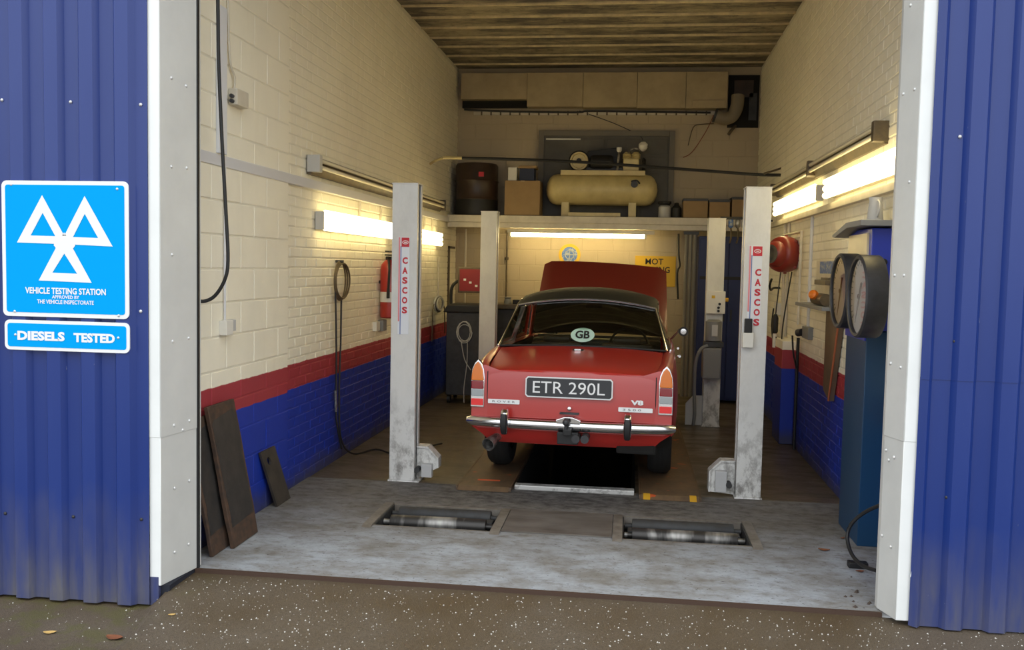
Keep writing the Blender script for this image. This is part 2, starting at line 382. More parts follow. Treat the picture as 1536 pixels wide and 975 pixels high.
for i in range(3):
    for j in range(3):
        if i == 1 and j == 1: continue
        m.add([(xs[i],ys[j],-0.004),(xs[i+1],ys[j],-0.004),(xs[i+1],ys[j+1],-0.004),(xs[i],ys[j+1],-0.004)], [(0,1,2,3)])
floor2 = struct(m.build('floor', M_FLOOR2, smooth=0))
a, b, y0, y1 = -0.84, 0.085, 7.0, 11.0
m = MB(); m.add([(a,y0,0),(b,y0,0),(b,y1,0),(a,y1,0),(a,y0,-1.2),(b,y0,-1.2),(b,y1,-1.2),(a,y1,-1.2)], [(0,1,5,4),(1,2,6,5),(2,3,7,6),(3,0,4,7),(4,5,6,7)])
m.build('pit_lining', M_PIT, floor2, smooth=0)

# ---- ground outside
def gz(x, y):
    z = -0.02 - 0.012*max(0, 4.7-y) if y > 0 else -0.076
    xe = -2.365 + 0.15*min(1, max(0, (4.45-y)/0.55)); e = min(1, max(0, (xe-x)/0.06))
    return z - 0.085*e*min(1, max(0, (y-3.3)/0.5))
gx = [-25,-8,-5,-4,-3.5,-3,-2.7,-2.5] + [-2.46+0.02*k for k in range(17)] + [-2.1,-1.8,-1.2,-0.6,0,0.6,1.2,1.5,2,3,5,8,25]
gy = [-30,-12,-6,-2,0,1,2,2.8,3.3,3.5,3.7,3.9,4.1,4.3,4.5,4.735]
m = MB(); m.grid([[(x, y, gz(x,y)) for x in gx] for y in gy])
road = struct(m.build('ground', M_ROAD))
# grit scattered on the asphalt
rr = random.Random(3); m = MB()
for k in range(2600):
    x = rr.uniform(-3.2, 2.2); y = rr.uniform(3.6, 4.7); s_ = rr.choice((0.0015,0.002,0.0025,0.003,0.0035,0.0055))
    if x < -2.25 and rr.random() < 0.75: continue
    z = gz(x, y); q = rr.uniform(0, 6.28)
    m.add([(x+s_*math.cos(q+t), y+s_*math.sin(q+t), z) for t in (0,2.1,4.2)] + [(x,y,z+s_*0.9)], [(0,1,3),(1,2,3),(2,0,3)])
g = stuff(m.build('grit', M_STONE, smooth=0)); tag(g, 'pale grit scattered over the damp asphalt outside the doorway', 'grit', kind='stuff')

# ---- side walls, back wall
def side_wall(name, fx, sgn):
    m = MB(); pts = [(fx(4.76), 4.76), (fx(YB+0.05), YB+0.05), (fx(YB+0.05)+sgn*0.22, YB+0.05), (fx(4.76)+sgn*0.22, 4.76)]
    m.prism(pts, lambda a, b: (a, b, -0.05), lambda a, b: (a, b, CEIL+0.15))
    return struct(m.build(name, M_MORTAR, smooth=0))
wall_l = side_wall('wall_left', LX, -1); wall_r = side_wall('wall_right', RX, 1)
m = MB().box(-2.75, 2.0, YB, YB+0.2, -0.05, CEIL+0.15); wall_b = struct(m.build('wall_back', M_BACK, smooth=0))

def frustum(L, H, d, c=0.004, ax='y'):
    """one painted brick face: length L along +y, height H, standing proud by d along +x, edges rounded off by c"""
    v = [(-0.01,0,0),(-0.01,L,0),(-0.01,L,H),(-0.01,0,H),(d*0.4,0.0006,0.0006),(d*0.4,L-0.0006,0.0006),(d*0.4,L-0.0006,H-0.0006),(d*0.4,0.0006,H-0.0006),(d,c,c),(d,L-c,c),(d,L-c,H-c),(d,c,H-c)]
    f = [(0,1,5,4),(1,2,6,5),(2,3,7,6),(3,0,4,7),(4,5,9,8),(5,6,10,9),(6,7,11,10),(7,4,8,11),(8,9,10,11)]
    return v, f
def brick_mesh(name, L, H, d, sgn, mat, c=0.004):
    v, f = frustum(L, H, d, c); m = MB(); m.add([(p[0]*sgn, p[1], p[2]) for p in v], f); return m.mesh(name, mat, smooth=0)
def lay_bricks(wall, fx, sgn, y0, y1, L, H, j, d, near_n, vis, mat, name, sname, rot):
    """real courses: the NEAR_N pieces that show largest are objects, the others one joined part"""
    cells = []; r = 0; z = 0.012
    while z + H < CEIL:
        y = y0 - (0.5*(L+j) if r % 2 else 0)
        while y < y1:
            a, b = max(y, y0), min(y+L, y1)
            if b-a > 0.05: cells.append((a, b, z))
            y += L+j
        z += H+j; r += 1
    full = [q for q in cells if q[1]-q[0] > L-1e-4 and vis(q)]
    full.sort(key=lambda q: q[0]); near = set(full[:near_n])
    me = brick_mesh(name, L, H, d, sgn, mat); rnd = random.Random(5)
    for q in near:
        o = bpy.data.objects.new(name, me); COL.objects.link(o); o.parent = wall
        o.location = (fx(q[0]) + sgn*rnd.uniform(-0.0015, 0.0015), q[0], q[2]); o.rotation_euler = (0, 0, rot)
    m = MB()
    for q in cells:
        if q in near: continue
        v, f = frustum(q[1]-q[0], H, d); e = rnd.uniform(-0.0015, 0.0015)
        m.add([(fx(q[0]+p[1]) + sgn*(p[0]+e), q[0]+p[1], q[2]+p[2]) for p in v], f)
    if m.v: stuff(m.build(sname, mat, wall, smooth=0))
def inframe(fx):
    def vis(q):
        d = Vector((fx(q[0]), q[0], q[2])) - Vector((0,0,CAM_H)); k = d.dot(fw)
        x = 768+F_PX*d.dot(rt)/k; y = 487.5-F_PX*d.dot(up)/k
        return 296 < x < 1335 and 2 < y < 900
    return vis
# left wall: a rendered block pier nearest the door, painted brick beyond
lay_bricks(wall_l, lambda y: LX(y)+0.036, 1, 4.80, 6.42, 0.40, 0.195, 0.010, 0.004, 300, inframe(LX), M_WALL, 'block', 'blockwork', LROT)
m = MB(); m.prism([(LX(4.8)-.02,4.80),(LX(4.8)+.036,4.80),(LX(6.42)+.036,6.42),(LX(6.42)-.02,6.42)], lambda a,b:(a,b,0), lambda a,b:(a,b,CEIL)); m.build('pier', M_MORTAR, wall_l, smooth=0)
lay_bricks(wall_l, LX, 1, 6.43, YB, 0.215, 0.065, 0.010, 0.0045, 300, inframe(LX), M_WALL, 'brick', 'brickwork', LROT)
lay_bricks(wall_r, RX, -1, 4.85, YB, 0.215, 0.065, 0.010, 0.0045, 300, inframe(RX), M_WALL, 'brick', 'brickwork', RROT)
# back wall blocks
me = None; mm = MB(); z = 0.0; r = 0; H_, L_ = 0.205, 0.42
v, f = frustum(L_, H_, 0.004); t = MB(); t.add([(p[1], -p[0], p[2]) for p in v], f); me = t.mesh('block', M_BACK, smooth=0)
while z < CEIL-0.1:
    x = -2.6 - (0.215 if r % 2 else 0)
    while x < 1.8:
        o = bpy.data.objects.new('block', me); COL.objects.link(o); o.parent = wall_b; o.location = (x, YB + random.uniform(-0.001, 0.001), z)
        x += L_+0.01
    z += H_+0.01; r += 1
# brick pier on the right wall
m = MB().box(1.50, 1.66, 9.30, 9.75, 0, 1.02); struct(m.build('trim_5', M_WALL, bevel=0.004, seg=1))

# ---- ceiling: stained boards between timber purlins
m = MB().box(-2.9, 2.1, 4.7, 12.95, CEIL+0.04, CEIL+0.16); ceil = struct(m.build('ceiling', M_ROOFB, smooth=0))
ys = [9.62-0.45*k for k in range(11, 0, -1)] + [9.62, 10.08, 10.52, 10.97, 11.42, 11.92, 12.42]
pm = MB().box(-2.62, 1.82, 0, 0.045, 0, 0.05).mesh('purlin', pmat('purlin_cream', (0.74, 0.62, 0.40), 0.7, col2=(0.45,0.38,0.26), scale=7), bevel=0.004, seg=1)
for i, y in enumerate(ys):
    o = bpy.data.objects.new('purlin', pm); COL.objects.link(o); o.parent = ceil; o.location = (0, y, CEIL+0.003)
    y2 = (ys+[12.75])[i+1]
    m = MB().box(-2.6, 1.8, y+0.055, y2-0.005, CEIL+0.02, CEIL+0.039); m.build('roof_board', M_ROOFB, ceil, smooth=0)

# ---- front: ribbed cladding, header, jambs
def ribbed(x0, x1, z0, z1, Y, crest0, pitch, outw=-1):
    xs = [(x0, 0.0)]; k = math.floor((x0-crest0)/pitch)-1
    while True:
        c = crest0 + pitch*k; k += 1
        if c-0.06 > x1: break
        for dx, h in ((-0.058,0),(-0.036,0.03),(0.036,0.03),(0.058,0)):
            if x0 < c+dx < x1: xs.append((c+dx, h))
    xs.append((x1, 0.0)); zs = [z0, z1]
    m = MB(); m.grid([[(x, Y-h, z) for x, h in xs] for z in zs]); return m
clad_l = struct(ribbed(-9, -2.43, -0.095, 5.2, 4.43, -3.122, 0.19).build('wall_front_left', M_CLAD, smooth=0, thick=0.002))
clad_r = struct(ribbed(1.395, 8, -0.012, 1.21, 4.63, 1.592, 0.2).build('wall_front_right', M_CLAD, smooth=0, thick=0.002))
ribbed(1.395, 8, 1.198, 5.2, 4.627, 1.592, 0.2).build('upper_sheet', M_CLAD, clad_r, smooth=0, thick=0.002)
m = MB().box(-9, 8, 4.5, 4.76, 4.1, 5.2); hdr = struct(m.build('wall_front_top', M_CLAD, smooth=0))
m = MB().box(-9, -2.5, 4.47, 4.75, -0.02, 5.2).box(1.55, 8, 4.67, 4.79, -0.0, 5.2); struct(m.build('wall_front', M_CONC, smooth=0))
m = MB().box(-9, -2.335, 4.46, 4.744, -0.2, 0.003); m.build('plinth', pmat('dark_plinth',(0.012,0.014,0.025),0.8), clad_l, smooth=0)
m = MB().box(-2.432, -2.385, 4.44, 4.47, -0.10, 0.05); m.build('corner_post', M_CLAD, clad_l, smooth=0)
jl = [(-2.434,4.445),(-2.372,4.445),(-2.326,4.742),(-2.326,4.80),(-2.56,4.80)]
jr = [(1.402,4.645),(1.338,4.645),(1.289,4.795),(1.289,4.84),(1.62,4.84)]
def jamb(name, poly, seam, zb, sg):
    m = MB(); m.prism(poly, lambda a,b:(a,b,zb), lambda a,b:(a,b,seam)); o = struct(m.build(name, M_FLASH_SHADED, bevel=0.003, seg=2))
    grow = [(a - sg*0.003*(1 if i in (1,2) else 0), b-(0.003 if i in (0,1) else 0)) for i, (a, b) in enumerate(poly)]
    m = MB(); m.prism(grow, lambda a,b:(a,b,seam-0.004), lambda a,b:(a,b,4.1)); m.build('upper_reveal', M_FLASH_SHADED, o, bevel=0.003, seg=2)
    (a0, b0), (a1, b1) = poly[0], poly[1]
    for za, zb2, e in ((zb, seam-0.001, 0.004), (seam-0.004, 4.1, 0.006)): MB().box(min(a0,a1), max(a0,a1), b0-e, b0+0.01, za, zb2).build('corner_flashing', M_WHITE, o, bevel=0.002, seg=1)
    return o
j1 = jamb('trim_1', jl, 0.785, 0.004, -1); j2 = jamb('trim_2', jr, 0.893, 0.004, 1)
rivet_me = MB().lathe([(0.006,0),(0.0055,0.002),(0.003,0.0042),(0,0.005)], (0,0,0), (0,0,1), 10).mesh('rivet', M_RIVET)
rivet_dk = rivet_me.copy(); rivet_dk.materials[0] = M_DARK
def rivet(parent, P, nrm, s=1.0, dark=False):
    o = bpy.data.objects.new('rivet', rivet_dk if dark else rivet_me); COL.objects.link(o); o.parent = parent; o.location = P
    o.rotation_euler = Vector(nrm).to_track_quat('Z', 'Y').to_euler(); o.scale = (s,s,s)
def on_plane(px, p0, nrm):
    d = rt*((px[0]-768)/F_PX) - up*((px[1]-487.5)/F_PX) + fw; C0 = Vector((0,0,CAM_H)); n_ = Vector(nrm).normalized()
    return C0 + d*((Vector((*p0,0))-C0).dot(n_)/d.dot(n_))
nl = Vector((4.742-4.445, -(-2.326+2.372), 0)).normalized(); nr = Vector((-(4.795-4.645), -(1.338-1.289), 0)).normalized()
for p in ((257,117),(279,129),(257,250),(280,252),(258,382),(259,512),(283,507),(261,638),(284,631),(274,645),(262,732),(284,721),(262,828),(283,816)):
    rivet(j1, on_plane(p, (-2.372+0.003,4.445), nl), nl, 1.5)
for p in ((1366,8),(1355,141),(1372,134),(1364,273),(1342,413),(1356,413),(1336,545),(1351,551),(1329,675),(1341,686),(1333,690),(1323,803),(1336,820)):
    rivet(j2, on_plane(p, (1.338-0.003,4.645), nr), nr, 1.5)
for p in ((3,150),(106,153),(211,157),(211,467),(8,770),(110,775),(212,779)): rivet(clad_l, PX(*p, Y=4.428), (0,-1,0), 1.5, p[1] > 700)
for p in ((1440,205),(1445,322),(1432,512),(1420,746),(1530,233)): rivet(clad_r, PX(*p, Y=4.624), (0,-1,0), 1.5, p[1] > 300)
p0 = [PX(*p, Y=4.6275) for p in ((1374,819),(1376,821),(1371,850),(1366,866),(1365,865),(1370,845))]; MB().add(p0, [(0,1,2,3,4,5)]).build('scratch', M_LBL, clad_r, smooth=0)
# roller-door cable edge: dark rubber strip beside the left jamb
m = MB().box(-2.328, -2.316, 4.745, 4.765, 0.0, 4.1); o = m.build('edge_seal', M_BLACK, j1, smooth=0)
# long wall trunking
m = MB(); m.prism([(LX(4.82)-.01,4.82),(LX(4.82)+.045,4.82),(LX(12.1)+.045,12.1),(LX(12.1)-.01,12.1)], lambda a,b:(a,b,2.262), lambda a,b:(a,b,2.33))
struct(m.build('trim_3', M_TRUNKW, bevel=0.004, seg=2))
m = MB(); m.prism([(RX(4.86)+.01,4.86),(RX(4.86)-.05,4.86),(RX(12.1)-.05,12.1),(RX(12.1)+.01,12.1)], lambda a,b:(a,b,2.203), lambda a,b:(a,b,2.255))
struct(m.build('trim_4', M_TRUNK, bevel=0.004, seg=2))

# ================================================================ THE CAR
CAR = thing('car', 'red four-door saloon car with black roof and raised bonnet, seen from behind', 'car', (-0.412, 6.62, 0.03), rz=-math.radians(2.0))
CZ = -0.03           # profile heights below are measured from the floor; the car's base stands on the runways
def lerp_tab(tab, v):
    if v <= tab[0][0]: return tab[0][1]
    for (a, x), (b, y) in zip(tab, tab[1:]):
        if v <= b:
            t = (v-a)/(b-a); t = t*t*(3-2*t)*0.35 + t*0.65; return x+(y-x)*t
    return tab[-1][1]
Wt = [(0.10,0.735),(0.25,0.757),(0.5,0.775),(1.0,0.79),(2.5,0.795),(3.5,0.785),(4.05,0.755),(4.26,0.70)]
St = [(0.10,0.965),(0.22,0.985),(0.5,1.005),(0.95,1.03),(1.6,1.02),(2.9,1.0),(3.6,0.97),(4.26,0.90)]
AX1, AX2, RA = 1.02, 3.45, 0.345
def zbot(v):
    z = 0.235 if 0.5 < v < 4.0 else 0.30
    if v < 0.68: z = 0.50 - (v-0.1)*0.05
    for ax in (AX1, AX2):
        d = abs(v-ax)
        if d < RA: z = max(z, 0.30 + math.sqrt(RA*RA-d*d)*0.92)
    return z
def side_prof(v):
    w, zs, zb = lerp_tab(Wt, v), lerp_tab(St, v), zbot(v)
    P = [(w-0.055, zb), (w-0.012, max(zb+0.02, 0.42)), (w, max(zb+0.05, 0.58)), (w-0.002, max(zb+0.08, 0.72)), (w-0.012, 0.84), (w-0.028, zs-0.055), (w-0.045, zs-0.022), (w-0.07, zs-0.004), (w-0.10, zs), (w-0.125, zs-0.012)]
    return P
def rake(v, z): return v - max(0, 0.98-z)*0.05*max(0, 1-(v-0.1)/0.4)
vs_ = [0.10,0.13,0.17,0.22,0.3,0.4,0.5,0.6] + [AX1+RA*math.cos(PI-PI*k/14) for k in range(15)] + [1.5,1.8,2.1,2.4,2.7,2.95] + [AX2+RA*math.cos(PI-PI*k/14) for k in range(15)] + [3.9,4.0,4.1,4.18,4.26]
vs_ = sorted(set(round(v, 4) for v in vs_))
m = MB()
for sg in (-1, 1):
    m.grid([[(sg*u, rake(v, z), z+CZ) for u, z in side_prof(v)] for v in vs_])
body = m.build('body', M_RED, CAR, local=True, smooth=35, thick=0.004)
# rear panel below and outboard of the boot lid
def rp(u, z, dv=0.0): return (u, rake(0.10, z)+dv, z+CZ)
P0 = side_prof(0.10); m = MB(); N = 12
rows = []
for u0, z in P0:
    rows.append([rp(u0*(2*k/N-1), z if abs(2*k/N-1) > 0.84 else min(z, 0.93), -0.018*(1-(2*k/N-1)**2)) for k in range(N+1)])
m.grid(rows); m.build('rear_panel', M_RED, CAR, local=True, smooth=35)
m = MB(); zz = [0.51,0.45,0.41,0.385]; m.grid([[((0.735,0.655,0.62,0.59)[i]*(2*k/10-1), 0.085+0.025*i-0.018*(1-(2*k/10-1)**2), z+CZ) for k in range(11)] for i, z in enumerate(zz)]); m.build('rear_valance', M_RED, CAR, local=True, smooth=35)
# boot lid: crowned top, crease, raked rear face
def lean(z): d = 0.90-z; return 0.10*d-0.13*d*d if d > 0 else 0.10*d
def lidw(v): return lerp_tab(Wt, v)-0.128
m = MB(); rows = []
def lrow(v, z, hw, crown, bow): return [(hw*(2*k/16-1), v - bow*(1-(2*k/16-1)**2), z+CZ+crown*(1-(2*k/16-1)**2)) for k in range(17)]
for v, z, c in ((0.93,1.025,0.035),(0.8,1.012,0.034),(0.6,0.99,0.032),(0.4,0.967,0.030),(0.25,0.950,0.026),(0.15,0.938,0.020),(0.108,0.928,0.016),(0.096,0.916,0.013),(0.092,0.90,0.008)):
    rows.append(lrow(v, z, lidw(max(v,0.12)) if v > 0.12 else 0.612, c, 0.022 if v < 0.7 else 0.022-0.05*(v-0.7)))
for z in (0.86,0.80,0.74,0.68,0.62,0.585): rows.append(lrow(0.092-lean(z), z, 0.612, 0.006, 0.022))
rows.append(lrow(0.083, 0.576, 0.608, 0.006, 0.022))
m.grid(rows); lid = m.build('boot_lid', M_RED, CAR, local=True, smooth=28)
# dark shut-line round the lid
m = MB(); m.tube([(-0.617,0.092,0.92+CZ),(-0.617,0.083,0.75+CZ),(-0.617,0.085,0.575+CZ)], 0.0035, 6).tube([(0.617,0.092,0.92+CZ),(0.617,0.083,0.75+CZ),(0.617,0.085,0.575+CZ)], 0.0035, 6).tube([(-0.617,0.078,0.572+CZ),(0,0.052,0.577+CZ),(0.617,0.083,0.572+CZ)], 0.005, 6, smooth=4)
m.build('shut_line', M_BLACK, CAR, local=True)
# lid fittings
m = MB().lathe([(0.016,0),(0.017,0.012),(0.012,0.02),(0,0.022)], (0.0,0.049,0.675+CZ), (0,-1,0.1), 14); m.build('boot_lock', M_CHROME, lid, local=True)
m = MB().lathe([(0.048,0),(0.046,0.01),(0,0.012)], (-0.01,0.75,1.033+CZ), (0,-0.1,1), 18); MB().box(-0.035,0.015,0.695,0.72,1.036+CZ,1.052+CZ).build('badge_bar', M_CHROME, lid, local=True, bevel=0.003); ff = m.build('filler_badge', M_BLACK, lid, local=True)
m = MB().cbox((0.0,0.055,0.64+CZ), (0.14,0.05,0.014)); m.build('boot_handle', M_DARK, lid, local=True, bevel=0.004)
PN = Vector((0, -1, 0.10)).normalized(); PUP = Vector((0, 0.10, 1)).normalized()    # plate plane leans with the lid
def on_lid(u, z, out=0.0): return Vector((u, 0.070-lean(z) + 0.022*(u/0.612)**2, z+CZ)) + PN*out*1.0
ctr = on_lid(-0.008, 0.822, 0.012)
def slab(w, h, d, c, r=0.01):
    a = [(-w/2+r,-h/2),(w/2-r,-h/2),(w/2,-h/2+r),(w/2,h/2-r),(w/2-r,h/2),(-w/2+r,h/2),(-w/2,h/2-r),(-w/2,-h/2+r)]
    return MB().prism(a, lambda p,q: c+Vector((p,0,0))+PUP*q, lambda p,q: c+Vector((p,0,0))+PUP*q+PN*d)
plate = slab(0.636, 0.150, 0.014, ctr, 0.016).build('number_plate', M_SILV, CAR, local=True)
slab(0.618, 0.132, 0.004, ctr+PN*0.0135, 0.012).build('plate_field', M_PLATE, plate, local=True)
text('plate_lettering', 'ETR 290L', M_SILV, plate, ctr+PN*0.0178, (1,0,0), PUP, 0.525, 0.086, 0.002, 0.0, local=True)
for u, z, w in ((-0.487,0.702,0.235),(0.475,0.682,0.245)):
    slab(w, 0.032, 0.006, on_lid(u, z, 0.010), 0.003).build('badge_strip', M_WPAINT, lid, local=True)
text('badge_lettering', 'R O V E R', M_GREYC, lid, on_lid(-0.487,0.702,0.017), (1,0,0), PUP, 0.17, 0.014, 0.001, 0.01, local=True)
text('badge_lettering', '3 5 0 0', M_GREYC, lid, on_lid(0.45,0.682,0.017), (1,0,0), PUP, 0.13, 0.014, 0.001, 0.01, local=True)
slab(0.036, 0.030, 0.004, on_lid(0.575,0.682,0.014), 0.003).build('badge_end', M_GREYC, lid, local=True)
text('badge_lettering', 'V8', M_WPAINT, lid, on_lid(0.485,0.735,0.012), (1,0,0), PUP, 0.090, 0.036, 0.003, 0.05, local=True)
# tail lights
def arch(w, z0, z1, tip):       # pointed outline
    a = w/2; return [(-a,z0),(a,z0),(a,z1-tip),(a*0.86,z1-tip*0.55),(a*0.5,z1-tip*0.2),(0,z1),(-a*0.5,z1-tip*0.2),(-a*0.86,z1-tip*0.55),(-a,z1-tip)]
for sg in (-1, 1):
    u0 = sg*0.688
    def A(d): return lambda p, q: (u0+p, rake(0.10, q)-0.005-d, q+CZ)
    tl = MB().prism(arch(0.102, 0.655, 1.005, 0.13), A(-0.03), A(0.016)).build('tail_light', M_CHROME, CAR, local=True, bevel=0.004)
    MB().prism(arch(0.090, 0.852, 0.992, 0.12), A(0.01), A(0.036)).build('amber_lens', M_AMBER, tl, local=True, bevel=0.006)
    MB().prism([(-.045,.79),(.045,.79),(.045,.85),(-.045,.85)], A(0.01), A(0.034)).build('red_lens', M_REDL, tl, local=True, bevel=0.006)
    MB().prism([(-.045,.735),(.045,.735),(.045,.787),(-.045,.787)], A(0.01), A(0.030)).build('clear_lens', M_CLEARL, tl, local=True, bevel=0.006)
    MB().prism([(-.045,.668),(.045,.668),(.045,.718),(-.045,.718)], A(0.01), A(0.026)).build('reflector', M_REFL, tl, local=True, bevel=0.004)
# bumper
def bpath(u): return -0.028 + 0.075*abs(u/0.76)**3.2
m = MB(); rows = []
for k in range(41):
    u = -0.765+1.53*k/40; y = bpath(u); sc = 1.0 if abs(u) < 0.7 else 1.0-0.35*((abs(u)-0.7)/0.065)**2
    rows.append([(u, y+0.032*(1-math.cos(q))*0.9 - 0.0, 0.553+CZ+0.037*sc*math.sin(q)) for q in [PI*2*j/12 for j in range(12)]])
m.grid(rows, closed=True); m.add([rows[0][j] for j in range(12)], [tuple(range(12))]); m.add([rows[-1][j] for j in range(12)], [tuple(range(12))])
bump = m.build('bumper', M_CHROME, CAR, local=True, smooth=60)
for u in (-0.465, 0.425):
    m = MB(); prof = [(0.660,-0.022,0.02),(0.645,-0.056,0.026),(0.60,-0.070,0.029),(0.52,-0.068,0.027),(0.485,-0.048,0.022),(0.475,-0.024,0.018)]
    m.grid([[(u-h,0.0,z+CZ),(u-h,y+0.01,z+CZ),(u-h*0.6,y,z+CZ),(u+h*0.6,y,z+CZ),(u+h,y+0.01,z+CZ),(u+h,0.0,z+CZ)] for z, y, h in prof])
    ov = m.build('overrider', M_CHROME, bump, local=True, smooth=50, thick=0.002)
    m = MB().grid([[(u-h,y,z+CZ),(u-h*0.7,y-0.012,z+CZ),(u+h*0.7,y-0.012,z+CZ),(u+h,y,z+CZ)] for z, y, h in ((0.632,-0.062,0.021),(0.60,-0.073,0.024),(0.52,-0.072,0.023),(0.480,-0.048,0.018))])
    m.build('rubber_pad', M_BLACK, ov if False else bump, local=True, smooth=50, thick=0.002)
    m = MB().box(u-0.02, u+0.02, -0.02, 0.10, 0.53+CZ, 0.575+CZ); m.build('bumper_bracket', M_DARK, bump, local=True)
m = MB().prism([(-0.085,0.575),(0.085,0.575),(0.09,0.60),(0.03,0.622),(-0.03,0.622),(-0.09,0.60)], lambda p,q:(p-0.0,-0.03,q+CZ), lambda p,q:(p-0.0,0.03,q+CZ)); m.build('lamp_shroud', M_CHROME, bump, local=True, bevel=0.005)
# tow bar
m = MB().box(-0.075,0.075,-0.06,0.12,0.43+CZ,0.515+CZ).box(-0.03,0.03,-0.10,0.0,0.50+CZ,0.545+CZ); tow = m.build('tow_bar', M_BLACK, CAR, local=True, bevel=0.006)
m = MB().lathe([(0.012,0),(0.012,0.03),(0.022,0.04),(0.026,0.055),(0.02,0.072),(0.0,0.08)], (-0.01,-0.085,0.54+CZ), (0,0,1), 14); m.build('tow_ball', M_DARK, tow, local=True)
for u in (0.06, 0.125): m = MB().cyl((u,-0.08,0.475+CZ),(u,0.05,0.475+CZ),0.03,14); m.build('tow_socket', M_DARK, tow, local=True)
# exhaust
m = MB().tube([(-0.52,0.85,0.36+CZ),(-0.53,0.5,0.37+CZ),(-0.53,0.25,0.42+CZ),(-0.54,0.12,0.43+CZ)], 0.028, 12, smooth=4); ex = m.build('exhaust_pipe', M_DARK, CAR, local=True)
m = MB().lathe([(0.030,0),(0.034,0.05),(0.05,0.16),(0.045,0.16),(0.028,0.05)], (-0.535,0.13,0.435+CZ), (-0.35,-1,-0.30), 18, caps=False); m.build('tail_trim', M_STEEL, ex, local=True)
m = MB().box(0.34,0.63,0.13,0.34,0.345+CZ,0.50+CZ).box(-0.55,0.55,0.5,4.05,0.36+CZ,0.46+CZ).box(-0.5,0.5,0.25,0.9,0.40+CZ,0.6+CZ); m.build('underbody', M_PIT, CAR, local=True, bevel=0.02)
for ax in (AX1, AX2):
    for sg in (-1, 1):
        m = MB(); C = [(ax+(RA+0.012)*math.cos(PI*k/14), 0.30+CZ+(RA+0.012)*math.sin(PI*k/14)) for k in range(15)]
        m.grid([[(sg*u, y, z) for u in (0.46,0.74)] for y, z in C]); m.add([(sg*0.46, y, z) for y, z in C], [tuple(range(15))])
        m.build('arch_liner', M_PIT, CAR, local=True)
def wheel(sg, ax):
    u = sg*0.655; pr = [(0.17,-0.085),(0.225,-0.095),(0.27,-0.092),(0.292,-0.07),(0.30,-0.04),(0.301,0),(0.30,0.04),(0.292,0.07),(0.27,0.092),(0.225,0.095),(0.17,0.085)]
    t = MB().lathe([(r, h*sg) for r, h in pr], (u, ax, 0.304), (1,0,0), 32, caps=False).build('tyre', M_TYRE, CAR, local=True)
    tr = MB()
    for h in (-0.035, 0.0, 0.035): tr.lathe([(0.3025,h-0.010),(0.3035,h-0.006),(0.3035,h+0.006),(0.3025,h+0.010)], (u, ax, 0.304), (1,0,0), 32, caps=False)
    tr.build('tread_rib', M_TYRE, t, local=True)
    r = MB().lathe([(0.172,-0.07),(0.172,0.05),(0.15,0.062),(0.10,0.045),(0.085,0.075),(0.05,0.085),(0,0.087)], (u, ax, 0.304), (sg,0,0), 28, caps=False).build('rim', M_CHROME, t, local=True)
    return t
for ax in (AX1, AX2):
    for sg in (-1, 1): wheel(sg, ax)
# greenhouse
def bez(a, b, c, t): return Vector(a)*(1-t)**2 + Vector(b)*2*t*(1-t) + Vector(c)*t*t
def arc(l, mid, n=14): # symmetric curve from left corner l through mid
    l = Vector(l); r = Vector((-l.x, l.y, l.z)); c = Vector(mid)*2-(l+r)/2; return [bez(l, c, r, k/n) for k in range(n+1)]
zc = CZ
rb = arc((-0.685,0.965,1.035+zc), (0,0.905,1.058+zc)); rtp = arc((-0.582,1.32,1.362+zc), (0,1.28,1.425+zc))
rows = [[rb[k].lerp(rtp[k], t) + Vector((0,-0.035*math.sin(PI*t),0.012*math.sin(PI*t))) for k in range(15)] for t in (0,.2,.4,.6,.8,1)]
MB().grid(rows).build('rear_window', M_GLASS, CAR, local=True)
wb_ = arc((-0.685,2.80,1.015+zc), (0,2.93,1.03+zc)); wtp = arc((-0.575,2.28,1.36+zc), (0,2.32,1.425+zc))
MB().grid([[wb_[k].lerp(wtp[k], t) for k in range(15)] for t in (0,.5,1)]).build('windscreen', M_GLASS, CAR, local=True)
